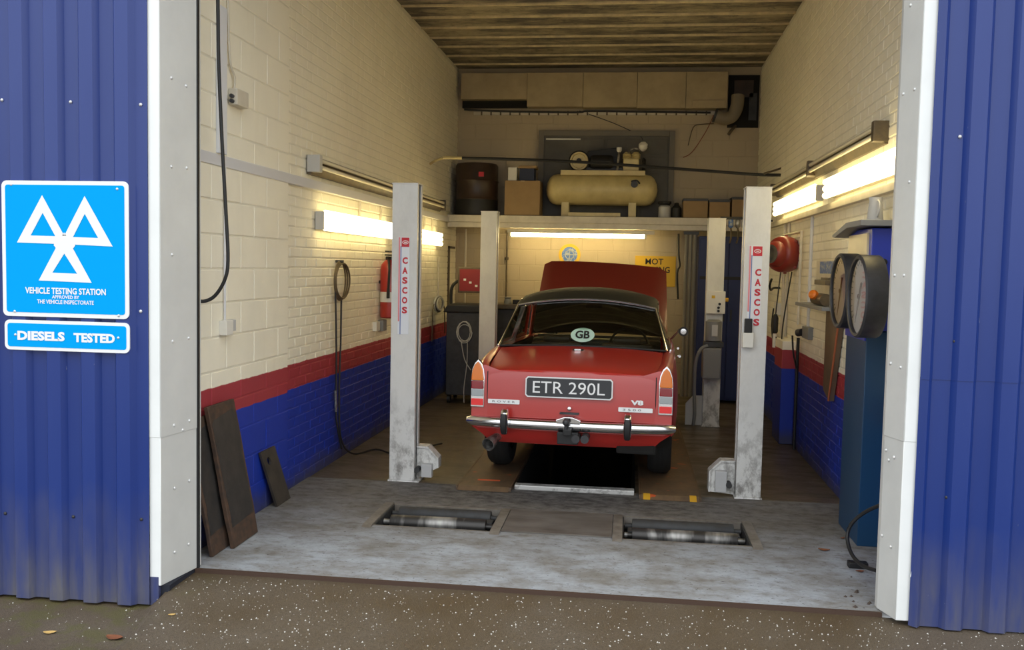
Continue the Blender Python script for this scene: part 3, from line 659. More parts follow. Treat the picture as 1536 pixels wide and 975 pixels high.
# roof
rows = []
for t in [i/10 for i in range(11)]:
    row = []
    for k in range(15):
        s_ = 2*k/14-1; p = rtp[k].lerp(wtp[k], t); p.z += 0.022*(1-abs(s_)**4)*math.sin(PI*min(1,0.06+t*0.94))**0.7 + 0.078*math.sin(PI*t)**0.6
        row.append(p)
    e0 = row[0] + Vector((-0.022,0,-0.02)); e1 = row[-1] + Vector((0.022,0,-0.02))
    rows.append([e0]+row+[e1])
roof = MB().grid(rows).build('roof', M_VINYL, CAR, local=True, smooth=60, thick=0.012)
def edge(r_, c): return [rows[i][c] for i in range(11)]
for sg in (-1, 1):
    # side glass, rear and front doors
    def sp(v, t):     # belt at t=0, roof at t=1
        b = Vector((sg*0.715, v, lerp_tab(St, v)+0.005+zc)); i = min(1, max(0, (v-1.35)/(2.45-1.35))); vv = 1.34+(2.28-1.34)*min(1,max(0,(v-1.08)/(2.74-1.08)))
        p = Vector((sg*0.607, vv, 1.345+zc)); return b.lerp(p, t)
    for v0, v1 in ((1.12,1.84),(1.90,2.70)):
        MB().grid([[sp(v0+(v1-v0)*k/6, t) for k in range(7)] for t in (0.02,0.5,0.97)]).build('side_window', M_GLASS, CAR, local=True)
    MB().grid([[sp(1.835,t), sp(1.905,t)] for t in (0,1)]).build('door_pillar', M_CHROME, CAR, local=True, thick=0.02)
    # rear pillar between back glass and door glass
    q = [rb[0 if sg < 0 else -1], rtp[0 if sg < 0 else -1]]
    MB().grid([[q[0].lerp(q[1], t) + Vector((sg*0.006,0,0)), q[0].lerp(q[1], t)*0.4+sp(1.12,t)*0.6+Vector((sg*0.008,0,0)), sp(1.13,t)] for t in (0,.25,.5,.75,1)]).build('rear_pillar', M_VINYL, CAR, local=True, thick=0.014)
    MB().tube([wb_[0 if sg < 0 else -1], wtp[0 if sg < 0 else -1]], 0.022, 8).build('front_pillar', M_RED, CAR, local=True)
    MB().tube([q[0].lerp(q[1], t)+Vector((sg*0.004,-0.008,0.004)) for t in (0,.25,.5,.75,1)], 0.0085, 8).build('window_trim', M_CHROME, CAR, local=True)
    MB().tube([sp(1.10,0)+Vector((sg*0.006,0,0))]+[sp(v,0)+Vector((sg*0.006,0,0)) for v in (1.4,1.8,2.2,2.74)], 0.008, 6).build('waist_trim', M_CHROME, CAR, local=True)
    MB().tube([r_[0 if sg < 0 else -1]+Vector((sg*0.003,0,-0.01)) for r_ in rows], 0.009, 6).build('gutter_trim', M_CHROME, CAR, local=True)
    MB().lathe([(0.010,0),(0.014,0.012),(0.012,0.03)], (sg*0.775,1.32,0.965+zc), (sg,0,0.2), 10).cyl((sg*0.80,1.28,0.968+zc),(sg*0.80,1.45,0.965+zc),0.011,10).build('door_handle', M_CHROME, CAR, local=True)
    MB().cyl((sg*0.80,2.2,0.958+zc),(sg*0.80,2.36,0.955+zc),0.011,10).build('door_handle', M_CHROME, CAR, local=True)
    # wing mirrors far forward
    mr = MB().tube([(sg*0.74,3.30,0.96+zc),(sg*0.80,3.28,1.03+zc),(sg*0.83,3.27,1.07+zc)], 0.012, 8, smooth=3).build('mirror_stalk', M_CHROME, CAR, local=True)
    MB().lathe([(0.05,0),(0.05,0.006),(0.045,0.04),(0.02,0.07),(0,0.075)], (sg*0.87,3.24,1.05+zc), (0,1,0), 20).build('mirror_shell', M_DARK, mr, local=True)
    MB().lathe([(0.03,0),(0.0,0.001)], (sg*0.87,3.2385,1.05+zc), (0,-1,0), 20).build('mirror_glass', M_CHROME, mr, local=True)
MB().tube([p+Vector((0,-0.012,0.004)) for p in rtp], 0.010, 8).build('window_trim', M_CHROME, CAR, local=True)
MB().tube([p+Vector((0,-0.004,0.002)) for p in rb], 0.009, 8).build('window_seal', M_BLACK, CAR, local=True)
# sticker inside the back window
sc_ = Vector((0.005,0.957,1.148+zc)); sup = Vector((0,0.74,0.70)).normalized()
st = MB().prism([(0.098*math.cos(q),0.080*math.sin(q)) for q in [2*PI*k/28 for k in range(28)]], lambda p,q: sc_+Vector((p,0,0))+sup*q, lambda p,q: sc_+Vector((p,0.004,0))+sup*q).build('oval_sticker', M_STICK, CAR, local=True)
text('sticker_lettering', 'GB', M_BLACK, st, sc_+Vector((0,-0.002,0.002)), (1,0,0), sup, 0.118, 0.088, 0.002, 0.03, local=True)
# interior
MB().box(-0.60,0.60,0.97,1.18,0.93+zc,1.0+zc).build('parcel_shelf', M_SEAT, CAR, local=True, bevel=0.01)
m = MB().box(-0.58,0.58,1.16,1.30,0.5+zc,0.96+zc).box(-0.58,0.58,1.25,1.70,0.42+zc,0.58+zc); m.build('rear_bench', M_SEAT, CAR, local=True, bevel=0.04)
for u in (-0.33, 0.33):
    seat = MB().box(u-0.24,u+0.24,2.0,2.12,0.45+zc,1.00+zc).box(u-0.24,u+0.24,2.05,2.5,0.42+zc,0.56+zc).build('front_seat', M_SEAT, CAR, local=True, bevel=0.04)
    MB().box(u-0.13,u+0.13,2.02,2.10,0.995+zc,1.05+zc).build('headrest', M_SEAT, seat, local=True, bevel=0.025)
MB().box(-0.64,0.64,2.62,2.84,0.72+zc,0.985+zc).build('dashboard', M_DARK, CAR, local=True, bevel=0.03)
MB().tube([(0.33+0.19*math.cos(q),2.52+0.06*math.sin(q),0.93+zc+0.18*math.sin(q)) for q in [2*PI*k/28 for k in range(28)]], 0.012, 8, closed=True).cyl((0.33,2.52,0.93+zc),(0.33,2.7,0.86+zc),0.02,10).cbox((0.33,2.52,0.93+zc),(0.36,0.015,0.03)).build('steering_wheel', M_BLACK, CAR, local=True)
MB().box(-0.66,0.66,1.0,2.9,0.36+zc,0.42+zc).box(-0.70,-0.66,0.95,2.9,0.40+zc,0.98+zc).box(0.66,0.70,0.95,2.9,0.40+zc,0.98+zc).build('cabin_lining', M_SEAT, CAR, local=True)
MB().cbox((0.0,2.26,1.335+zc),(0.16,0.02,0.045)).build('interior_mirror', M_DARK, CAR, local=True, bevel=0.005)
# raised bonnet
hz = Vector((0,2.99,1.02+zc)); dl = Vector((0,0.70,0.715)).normalized(); dn = Vector((0,-dl.z,dl.y))
m = MB(); rows = []
for i in range(11):
    t = i/10; hw = 0.705-0.03*t
    row = []
    for k in range(17):
        s_ = 2*k/16-1; t0 = 0.15*min(1, max(0, (0.66-abs(s_))/0.10)); row.append(hz + dl*(t0+(1-t0)*t) + Vector((hw*s_,0,0)) + Vector((0,0,-0.028*s_*t)) + dn*(0.035*(1-s_*s_)+0.012*math.sin(PI*t) - (0.05 if abs(s_) > 0.99 else 0)))
    rows.append(row)
rows.append([p + dn*-0.06 + dl*0.01 for p in rows[-1]])
bon = m.grid(rows).build('bonnet', M_RED_SHADED, CAR, local=True, smooth=40, thick=0.006)
m = MB(); 
for u in (-0.45, 0.0, 0.45): m.prism([(0.22,-0.004),(0.95,-0.004),(0.95,-0.03),(0.22,-0.03)], lambda p,q: hz+dl*p+dn*q+Vector((u-0.02,0,0)), lambda p,q: hz+dl*p+dn*q+Vector((u+0.02,0,0)))
m.build('bonnet_rib', M_RED_SHADED, bon, local=True)
MB().cyl((0.62,3.05,0.93+zc), tuple(hz+dl*0.55+Vector((0.62,0,0))-dn*0.02), 0.008, 8).build('bonnet_stay', M_STEEL, CAR, local=True)
MB().box(-0.30,0.30,3.1,3.75,0.40+zc,0.80+zc).box(-0.16,0.16,3.2,3.65,0.80+zc,0.90+zc).build('engine', M_DARK, CAR, local=True, bevel=0.03)
MB().box(-0.63,0.63,2.96,2.985,0.40+zc,1.0+zc).box(-0.60,0.60,2.97,4.2,0.34+zc,0.38+zc).build('bulkhead', M_DARK, CAR, local=True)
P1 = side_prof(4.26); MB().grid([[(u0*(2*k/8-1), 4.258+0.03*(1-(2*k/8-1)**2), z+CZ) for k in range(9)] for u0, z in P1[:8]]).build('front_panel', M_RED, CAR, local=True)
for u in (-0.56,-0.38,0.38,0.56): MB().lathe([(0.088,0),(0.088,0.02),(0.07,0.035),(0,0.04)], (u,4.27,0.70+zc), (0,1,0), 20).build('headlamp', M_CLEARL, CAR, local=True)

# ================================================================ LIFT AND BRAKE ROLLERS
def lift_post(label, x0, x1, y0, zt, sg, dep=0.175, mats=M_POST):
    """folded-steel column whose open side faces the car (sg=+1: towards +x)"""
    t = thing('lift_post', label, 'lift post', ((x0+x1)/2, y0+dep/2, 0), 'four-post car lift columns')
    a, b = (x0, x1) if sg > 0 else (x1, x0); k = 0.010*sg; l = 0.05
    poly = [(b,y0),(a,y0),(a,y0+dep),(b,y0+dep),(b,y0+dep-l),(b-k,y0+dep-l),(b-k,y0+dep-0.01),(a+k,y0+dep-0.01),(a+k,y0+0.01),(b-k,y0+0.01),(b-k,y0+l),(b,y0+l)]
    MB().prism(poly, lambda p,q:(p,q,0.012), lambda p,q:(p,q,zt)).build('column', mats, t, bevel=0.003, seg=2)
    MB().box(x0-0.004,x1+0.004,y0-0.004,y0+dep+0.004,zt,zt+0.008).build('top_cap', mats, t)
    MB().box(x0-0.01,x1+0.03*(sg>0)+0.01,y0-0.006,y0+dep+0.03,0,0.012).build('base_plate', mats, t)
    MB().box(min(a+k*1.5,b-k*2), max(a+k*1.5,b-k*2), y0+0.06, y0+dep-0.06, 0.02, zt-0.05).build('inner_slide', M_STEELD, t)
    return t
pL = lift_post('white lift post with red lettering, left front, beside the small leaning plate', -1.83, -1.632, 6.98, 2.312, 1)
pR = lift_post('white lift post with red lettering and a handset, right front, beside the console', 0.828, 1.010, 6.98, 2.308, -1)
pBL = lift_post('plain cream lift post behind the car on the left, in front of the analyser', -1.655, -1.475, 10.15, 2.293, 1)
pBR = lift_post('lift post behind the car on the right carrying the motor and control box', 0.822, 1.000, 10.15, 2.25, -1)
def decal(t, xs0, xs1, ztop, zbot, yf):
    w = xs1-xs0
    MB().box(xs0, xs1, yf-0.002, yf+0.001, zbot, ztop).build('label_strip', M_LBL, t, smooth=0)
    MB().box(xs0+0.002, xs0+0.014, yf-0.0032, yf-0.001, zbot+0.10, ztop-0.002).build('pink_stripe', M_PINK, t, smooth=0)
    MB().box(xs0+0.017, xs0+0.024, yf-0.0032, yf-0.001, zbot, ztop-0.07).build('blue_stripe', M_LBLB, t, smooth=0)
    MB().box(xs0+w*0.28, xs1-0.002, yf-0.0036, yf-0.001, ztop-0.075, ztop-0.004).build('logo_square', M_LBLR, t, smooth=0)
    c = Vector(((xs0+w*0.28+xs1-0.002)/2, yf-0.004, ztop-0.040))
    MB().tube([c+Vector((0.021*math.cos(q)*(1 if abs(math.cos(q)) < 0.7 else 1.1),0,0.013*math.sin(q))) for q in [2*PI*k/12 for k in range(12)]], 0.0028, 5, closed=True).box(c.x-0.010, c.x+0.012, yf-0.006, yf-0.003, c.z-0.003, c.z+0.003).build('logo_mark', M_WPAINT, t)
    return xs0+w*0.62
cx = decal(pL, -1.777, -1.690, 1.905, 1.155, 6.978)
for k, ch in enumerate('CASCOS'): text('letter', ch, M_LBLR, pL, (cx, 6.9745, 1.725-0.0765*k), (1,0,0), (0,0,1), 0.042, 0.052, 0.0, 0.045)
cx = decal(pR, 0.862, 0.958, 1.885, 1.30, 6.978)
for k, ch in enumerate('CASCOS'): text('letter', ch, M_LBLR, pR, (cx+0.01, 6.9745, 1.69-0.0735*k), (1,0,0), (0,0,1), 0.044, 0.052, 0.0, 0.045)
# foot guards
for t, pts, sg in ((pL, [(-1.632,0.005),(-1.632,0.262),(-1.545,0.262),(-1.462,0.175),(-1.462,0.10)], 1), (pR, [(0.828,0.005),(0.828,0.258),(0.722,0.258),(0.64,0.175),(0.64,0.02)], -1)):
    g_ = MB().prism(pts if sg > 0 else pts, lambda a,b:(a,7.075,b), lambda a,b:(a,7.085,b)).build('foot_guard', M_POST, t)
    P = [Vector((a,7.06,b)) for a, b in pts[1:]]
    mm = MB()
    for a, b in zip(P, P[1:]):
        d = (b-a); nn = Vector((-d.z,0,d.x)).normalized()*0.006
        mm.add([a-nn,b-nn,b+nn,a+nn]+[q+Vector((0,0.12,0)) for q in (a-nn,b-nn,b+nn,a+nn)], [(0,1,2,3),(7,6,5,4),(0,4,5,1),(1,5,6,2),(2,6,7,3),(3,7,4,0)])
    mm.build('guard_rim', M_POST, g_)
    x0 = -1.585 if sg > 0 else 0.68
    MB().box(x0, x0+0.085, 7.02, 7.074, 0.03, 0.135 if sg > 0 else 0.19).build('end_stop', M_GREYL, t, bevel=0.006)
    MB().cyl((x0+(0.10 if sg < 0 else -0.03),6.99,0.09),(x0+(0.10 if sg < 0 else -0.03),7.08,0.09),0.022,12).build('bolt', M_STEELD, t)
# control box, motor and tank on the rear right post
MB().box(0.812,1.015,10.07,10.148,1.235,1.475).build('control_box', M_CREAMW, pBR, bevel=0.006)
MB().lathe([(0.022,0),(0.022,0.03),(0.016,0.035)], (1.015,10.11,1.385), (1,0,0), 14).build('isolator_knob', M_YMARK, pBR)
for x, z in ((0.945,1.30),(0.955,1.34),(0.945,1.265)): MB().cyl((x,10.055,z),(x,10.072,z),0.014,10).build('push_button', M_BLACK, pBR)
MB().box(0.87,0.905,10.066,10.07,1.40,1.43).build('warning_label', M_YELLOW, pBR)
MB().lathe([(0.06,0),(0.085,0.015),(0.085,0.22),(0.06,0.235)], (0.90,10.06,0.935), (0,0,1), 20).build('motor', M_GREYC, pBR)
MB().box(0.875,0.935,9.962,9.976,1.0,1.12).build('motor_plate', M_GREYL, pBR)
MB().box(0.80,1.005,9.99,10.148,0.88,0.935).build('pump_block', M_DARK, pBR, bevel=0.006)
MB().box(0.79,0.985,9.97,10.148,0.54,0.875).build('oil_tank', M_GREYC, pBR, bevel=0.02)
MB().tube([(0.84,9.98,0.90),(0.77,9.98,0.86),(0.72,9.99,0.72),(0.715,10.02,0.45),(0.73,10.05,0.15),(0.72,10.1,0.02)], 0.018, 8, smooth=4).build('hydraulic_hose', M_GREYC, pBR)
MB().prism([(0.822,0.005),(0.822,0.33),(0.72,0.33),(0.64,0.24),(0.64,0.005)], lambda a,b:(a,10.2,b), lambda a,b:(a,10.215,b)).build('foot_guard', M_GREYL, pBR)
# handset on the front right post
hs = thing('handset', 'white wall box holding a small black handset on the right front lift post', 'remote control', (0.872, 6.955, 1.13))
MB().box(0.832,0.912,6.935,6.977,1.135,1.245).build('holder', M_CREAMW, hs, bevel=0.006)
MB().box(0.845,0.90,6.945,6.975,1.235,1.35).build('controller', M_BLACK, hs, bevel=0.006)
# runways and pit edge
for a, b, lb in ((-1.255,-0.86,'worn brown steel lift runway with orange marks under the left wheels'), (0.122,0.555,'worn brown steel lift runway with yellow corner marks under the right wheels')):
    t = thing('runway', lb, 'runway', ((a+b)/2, 6.86, 0), 'lift runways')
    MB().prism([(6.79,0.002),(6.84,0.03),(11.0,0.03),(11.0,0.002)], lambda p,q:(a,p,q), lambda p,q:(b,p,q)).build('deck_plate', M_RUN, t, bevel=0.003, seg=1)
    MB().box(a-0.012,a,6.82,11.0,0.001,0.030).box(b,b+0.012,6.82,11.0,0.001,0.030).build('side_rail', M_RUN, t)
    if a > 0:
        for x in (a+0.02, b-0.075): MB().prism([(6.791,0.0035),(6.84,0.0312),(6.87,0.0312),(6.87,0.0305),(6.84,0.0305),(6.791,0.0025)], lambda p,q:(x,p,q), lambda p,q:(x+0.05,p,q)).build('yellow_mark', M_YMARK, t)
    else:
        MB().box(a+0.12,b-0.10,7.02,7.06,0.0305,0.0315).build('orange_mark', pmat('orange_paint', (0.62,0.10,0.03), 0.6), t)
o = MB().box(-0.83,0.075,6.90,6.985,0.0,0.036).build('threshold_bar', pmat('bright_worn_bar', (0.62,0.61,0.59), 0.4, 0.4, col2=(0.22,0.21,0.2), scale=16, lo=0.5, hi=0.7), bevel=0.006); tag(o, 'bright worn steel bar along the front edge of the dark pit', 'bar')
def rollers(label, a, b):
    t = thing('brake_roller_bed', label, 'brake roller', ((a+b)/2, 6.03, 0), 'brake tester roller beds')
    for y, mt, dz in ((5.985, M_STEELR, -0.036), (6.215, M_STEELD, -0.040)):
        r_ = MB().lathe([(0.0,0),(0.018,0),(0.018,0.05),(0.048,0.05),(0.050,0.056),(0.050,b-a-0.096),(0.048,b-a-0.09),(0.018,b-a-0.09),(0.018,b-a-0.04)], (a+0.02,y,dz), (1,0,0), 28).build('roller', mt, t)
    MB().box(a+0.04,b-0.04,6.055,6.145,-0.06,-0.028).build('lift_beam', M_STEELD, t, bevel=0.006)
    for x0, x1 in ((a-0.055,a+0.006),(b-0.006,b+0.055)):
        MB().prism([(5.70,0.0005),(5.74,0.012),(6.30,0.012),(6.32,0.0005)], lambda p,q:(x0,p,q), lambda p,q:(x1,p,q)).build('end_frame', M_FRAME, t)
        MB().box(a-0.0 if x0 < a else b-0.014, a+0.014 if x0 < a else b, 5.77,6.295,-0.2,-0.001).build('end_plate', M_STEELD, t)
    MB().box(a,b,5.755,5.772,-0.06,0.001).build('front_angle', M_FRAME, t)
    MB().box(a,b,6.293,6.315,-0.06,0.001).build('rear_angle', M_FRAME, t)
rollers('steel brake tester rollers sunk in the floor in front of the left wheels', -1.62, -0.835)
rollers('steel brake tester rollers sunk in the floor in front of the right wheels', -0.01, 0.80)
o = MB().box(-0.775,-0.07,5.77,6.32,0.0,0.009).build('cover_plate', pmat('stained_cover_steel', (0.155,0.14,0.125), 0.6, 0.0, col2=(0.085,0.07,0.058), scale=6, stretch=(0.5,1.5,1)), bevel=0.002, seg=1); tag(o, 'flat brown-grey steel cover plate between the two brake roller beds', 'cover plate')

# ================================================================ LAMPS
def lamp(label, fx, sg, y0, y1, z0, z1, group, ntube=3):
    x = fx((y0+y1)/2); t = thing('fluorescent_lamp', label, 'lamp', (x, (y0+y1)/2, (z0+z1)/2), group)
    g = lambda d: x+sg*d
    MB().box(min(g(0.002),g(0.055)), max(g(0.002),g(0.055)), y0, y1, z0+0.01, z1-0.01).build('housing', M_CASE, t, bevel=0.006)
    for k in range(ntube):
        z = z0+0.027+(z1-z0-0.054)*k/(ntube-1)
        MB().cyl((g(0.082),y0+0.012,z),(g(0.082),y1-0.012,z),0.026,14).build('tube', M_TUBE, t)
    if sg > 0:
        for y in (y0+1.15, y1-0.25): MB().cyl((g(0.02),y,z1-0.012),(g(0.02),y,2.265),0.011,8).build('feed_conduit', M_TRUNK, t)
    for y in (y0, y1-0.03): MB().box(min(g(0.05),g(0.075)), max(g(0.05),g(0.075)), y, y+0.03, z0+0.01, z1-0.01).build('end_cap', M_CASE, t, bevel=0.006)
GL = 'lit wall lamps'
lamp('lit fluorescent wall lamp on the left wall, in front of the lift post', LX, 1, 7.05, 9.16, 1.945, 2.11, GL)
lamp('lit fluorescent wall lamp deep on the left wall, beyond the lift post', LX, 1, 9.60, 11.45, 1.93, 2.095, GL)
lamp('lit fluorescent wall lamp on the right wall, nearest the door, above the console', RX, -1, 5.45, 7.70, 2.285, 2.445, GL)
lamp('lit fluorescent wall lamp on the right wall, above the red hose reel', RX, -1, 8.22, 10.42, 2.30, 2.455, GL)
t = thing('fluorescent_lamp', 'lit long single-tube lamp under the storage shelf at the back', 'lamp', (-0.72, 12.25, 2.12))
MB().box(-1.64,0.30,12.24,12.31,2.145,2.195).build('housing', M_CASE, t, bevel=0.005)
MB().cyl((-1.59,12.27,2.118),(0.17,12.27,2.118),0.026,14).build('tube', pmat('lit_back_tube', (0.9,0.9,0.85), 0.3, emit=(LAMP_COL, LAMP*3.4)), t)
for x in (-1.62, 0.17): MB().box(x,x+0.03,12.245,12.30,2.09,2.15).build('end_cap', M_CASE, t, bevel=0.004)
def dead_lamp(label, fx, sg, y0, y1, z, group):
    x = fx((y0+y1)/2); t = thing('fluorescent_lamp', label, 'lamp', (x, (y0+y1)/2, z), group); g = lambda d: x+sg*d
    MB().prism([(g(0.002),z-0.085),(g(0.03),z-0.085),(g(0.06),z-0.02),(g(0.06),z+0.02),(g(0.03),z+0.06),(g(0.002),z+0.06)], lambda a,b:(a,y0,b), lambda a,b:(a,y1,b)).build('reflector', M_BROWN, t)
    for dz in (-0.028, 0.022): MB().cyl((g(0.082),y0+0.04,z+dz),(g(0.082),y1-0.04,z+dz),0.0165,12).build('tube', M_TUBE0, t)
    for y in (y0, y1-0.05): MB().box(min(g(0.002),g(0.105)),max(g(0.002),g(0.105)),y-0.008,y+0.058,z-0.07,z+0.062).build('end_cap', M_CASE if (sg > 0 and y == y0) else M_BROWN, t, bevel=0.006)
GD = 'unlit wall lamps'
dead_lamp('unlit brown twin-tube lamp on the left wall, nearest the door', LX, 1, 6.86, 9.42, 2.455, GD)
dead_lamp('unlit brown twin-tube lamp on the left wall, beyond the lift post', LX, 1, 9.52, 11.6, 2.455, GD)
dead_lamp('unlit twin-tube lamp high on the right wall, nearest the door', RX, -1, 6.20, 8.46, 2.61, GD)
dead_lamp('unlit twin-tube lamp high on the right wall, towards the back corner', RX, -1, 8.50, 10.7, 2.61, GD)

# ================================================================ STORAGE SHELF AND ITS LOAD
t = thing('storage_shelf', 'cream boarded storage shelf spanning the back wall above head height', 'shelf', (-0.4, 12.45, 2.2))
MB().box(-2.42,1.64,12.10,12.74,2.335,2.365).build('deck', pmat('shelf_brown', (0.10,0.06,0.035), 0.7), t)
MB().box(-2.42,1.64,12.07,12.10,2.27,2.36).build('fascia', M_TRUNK, t, bevel=0.004)
MB().box(-2.42,1.64,12.09,12.16,2.20,2.268).build('edge_beam', M_TRUNK, t, bevel=0.006)
for x in (-2.0,-1.2,-0.4,0.4,1.2): MB().box(x,x+0.05,12.16,12.74,2.24,2.335).build('joist', M_TRUNK, t)
ZS = 2.367
t = thing('compressor', 'cream air compressor with a long tank standing on the storage shelf', 'compressor', (-0.41, 12.40, ZS))
R_ = 0.205; zc_ = 2.73
MB().lathe([(0,0),(0.08,0.012),(0.15,0.045),(0.19,0.09),(R_,0.15),(R_,1.32),(0.19,1.38),(0.15,1.425),(0.08,1.458),(0,1.47)], (-1.145,12.40,zc_), (1,0,0), 32).build('tank', M_COMP, t)
for x in (-0.93, -0.05): MB().box(x,x+0.10,12.28,12.52,ZS,2.56).box(x,x+0.10,12.24,12.56,ZS,ZS+0.02).build('foot', M_COMP, t, bevel=0.006)
MB().box(-0.95,0.155,12.25,12.56,2.91,2.975).build('platform', M_COMP, t, bevel=0.005)
MB().lathe([(0.0,0),(0.118,0),(0.122,0.01),(0.122,0.05),(0.118,0.06),(0.10,0.06),(0.09,0.035),(0.03,0.035),(0.03,0.06),(0,0.06)], (-0.715,12.40,3.105), (0,-1,0), 28).build('flywheel', M_COMP, t)
MB().tube([(-0.715+0.128*math.cos(q),12.36,3.105+0.128*math.sin(q)) for q in [2*PI*k/28 for k in range(28)]], 0.012, 6, closed=True).cyl((-0.715,12.35,3.105),(-0.715,12.325,3.105),0.035,14).build('drive_belt', M_BLACK, t)
MB().lathe([(0.05,0),(0.09,0.02),(0.10,0.05),(0.10,0.28),(0.085,0.31),(0,0.32)], (-0.58,12.42,3.09), (1,0,0), 22).build('motor', M_BLACK, t)
MB().box(-0.62,-0.14,12.37,12.47,2.976,3.02).build('motor_foot', M_DARK, t)
MB().prism([(-0.84,2.985),(-0.60,3.25),(-0.20,3.30),(-0.17,2.985)], lambda a,b:(a,12.46,b), lambda a,b:(a,12.51,b)).build('belt_guard', M_BLACK, t, bevel=0.01)
pm_ = MB().box(-0.135,0.075,12.33,12.50,2.976,3.14).build('pump', M_COMP, t, bevel=0.02)
for x in (-0.085, 0.03): MB().lathe([(0.055,0),(0.062,0.008),(0.052,0.016),(0.062,0.024),(0.052,0.032),(0.062,0.040),(0.052,0.048),(0.062,0.056),(0.05,0.07),(0.03,0.09)], (x,12.41,3.14), (0,0,1), 18).build('cylinder_head', M_COMP, pm_)
MB().lathe([(0.02,0),(0.045,0.02),(0.06,0.05),(0.06,0.09),(0.03,0.12)], (0.12,12.38,3.24), (0,-0.3,1), 18).build('air_filter', M_CREAMW, t)
MB().lathe([(0.02,0),(0.035,0.02),(0.035,0.06)], (-0.19,12.33,3.22), (0,0,1), 14).build('air_filter', M_CREAMW, t)
MB().tube([(-0.19,12.33,3.24),(-0.20,12.32,3.1),(-0.21,12.3,2.98)], 0.016, 8, smooth=3).tube([(-0.08,12.36,3.22),(0.0,12.34,3.27),(0.1,12.36,3.25)], 0.012, 8, smooth=3).build('copper_pipe', M_STEEL, t)
MB().lathe([(0.09,0),(0.10,0.02),(0.08,0.05)], (0.11,12.40,3.06), (1,0,0), 20).build('cooling_fan', M_BLACK, t)
MB().lathe([(0.045,0),(0.045,0.03),(0.0,0.032)], (0.02,12.215,2.79), (0,-1,0), 16).build('pressure_gauge', M_DARK, t)
MB().tube([(-0.02,12.21,2.83),(0.05,12.19,2.84),(0.09,12.2,2.80)], 0.012, 6, smooth=3).build('valve', M_DARK, t)
t = thing('drum', 'dark brown drum in the left corner of the storage shelf', 'drum', (-2.09, 12.42, ZS))
MB().lathe([(0.27,0),(0.285,0.02),(0.285,0.20),(0.295,0.22),(0.285,0.24),(0.285,0.44),(0.295,0.46),(0.285,0.48),(0.285,0.66),(0.27,0.69),(0.265,0.68),(0,0.68)], (-2.09,12.42,ZS), (0,0,1), 36).build('shell', M_DRUM, t)
MB().lathe([(0.288,0.0),(0.289,0.005),(0.289,0.21),(0.288,0.215)], (-2.09,12.42,ZS+0.005), (0,0,1), 36, caps=False).build('lower_band', M_BLACK, t)
MB().box(-2.02,-1.95,12.128,12.14,2.87,2.93).build('red_sticker', M_LBLR, t)
o = thing('cardboard_box', 'plain cardboard carton beside the compressor on the storage shelf', 'box', (-1.43, 12.36, ZS))
MB().box(-1.67,-1.205,12.14,12.55,ZS,ZS+0.455).build('carton', M_CARD, o, bevel=0.006)
MB().box(-1.46,-1.41,12.138,12.552,ZS+0.44,ZS+0.457).build('tape', pmat('parcel_tape', (0.40,0.29,0.16), 0.35), o)
o = MB().box(-1.49,-1.29,12.2,12.42,ZS+0.457,ZS+0.62).build('storage_crate', pmat('dark_blue_crate', (0.012,0.018,0.05), 0.5), bevel=0.008); tag(o, 'small dark blue crate standing on the cardboard carton', 'crate')
o = MB().box(-1.635,-1.52,12.18,12.36,ZS+0.457,ZS+0.63).build('carton', M_CREAMW, bevel=0.004); tag(o, 'small pale box standing on the cardboard carton, left of the blue crate', 'box')
o = MB().box(-1.50,-1.26,12.19,12.43,ZS+0.621,ZS+0.655).build('tray', M_CARD, bevel=0.004); tag(o, 'flat tan tray lying on top of the blue crate', 'tray')
for x0, x1, h, lb, mt in ((0.655,0.965,0.245,'left of the three brown cartons at the shelf right end',M_CARD),(0.985,1.245,0.235,'middle of the three brown cartons at the shelf right end',M_CARD),(1.27,1.46,0.27,'right of the three brown cartons at the shelf right end',M_CARD)):
    o = thing('cardboard_box', lb, 'box', ((x0+x1)/2, 12.34, ZS), 'cartons on the shelf right end')
    MB().box(x0,x1,12.18,12.5,ZS,ZS+h).build('carton', mt, o, bevel=0.006)
    MB().box(x0-0.004,x1+0.004,12.176,12.504,ZS+h-0.03,ZS+h+0.004).build('dark_lid', M_DARK, o, bevel=0.004)
o = thing('oil_can', 'small pale can with a dark cap between compressor and cartons', 'can', (0.42, 12.3, ZS))
MB().lathe([(0.075,0),(0.078,0.01),(0.078,0.14),(0.06,0.16),(0.03,0.17)], (0.42,12.30,ZS), (0,0,1), 20).build('can_body', M_GREYL, o)
MB().lathe([(0.05,0),(0.09,0.02),(0.085,0.05),(0.0,0.06)], (0.42,12.30,ZS+0.165), (0,0,1), 20).build('can_cap', M_BLACK, o)
o = tag(MB().lathe([(0.065,0),(0.068,0.01),(0.066,0.13),(0.03,0.17),(0.025,0.20),(0,0.205)], (0.575,12.32,ZS), (0,0,1), 20).build('bottle', M_BLACK), 'black squat bottle between the pale can and the cartons', 'bottle')
o = tag(MB().box(-0.83,-0.15,12.16,12.2,ZS,ZS+0.05).build('plank', M_COMP, bevel=0.004), 'short pale batten lying on the shelf edge below the compressor', 'plank')

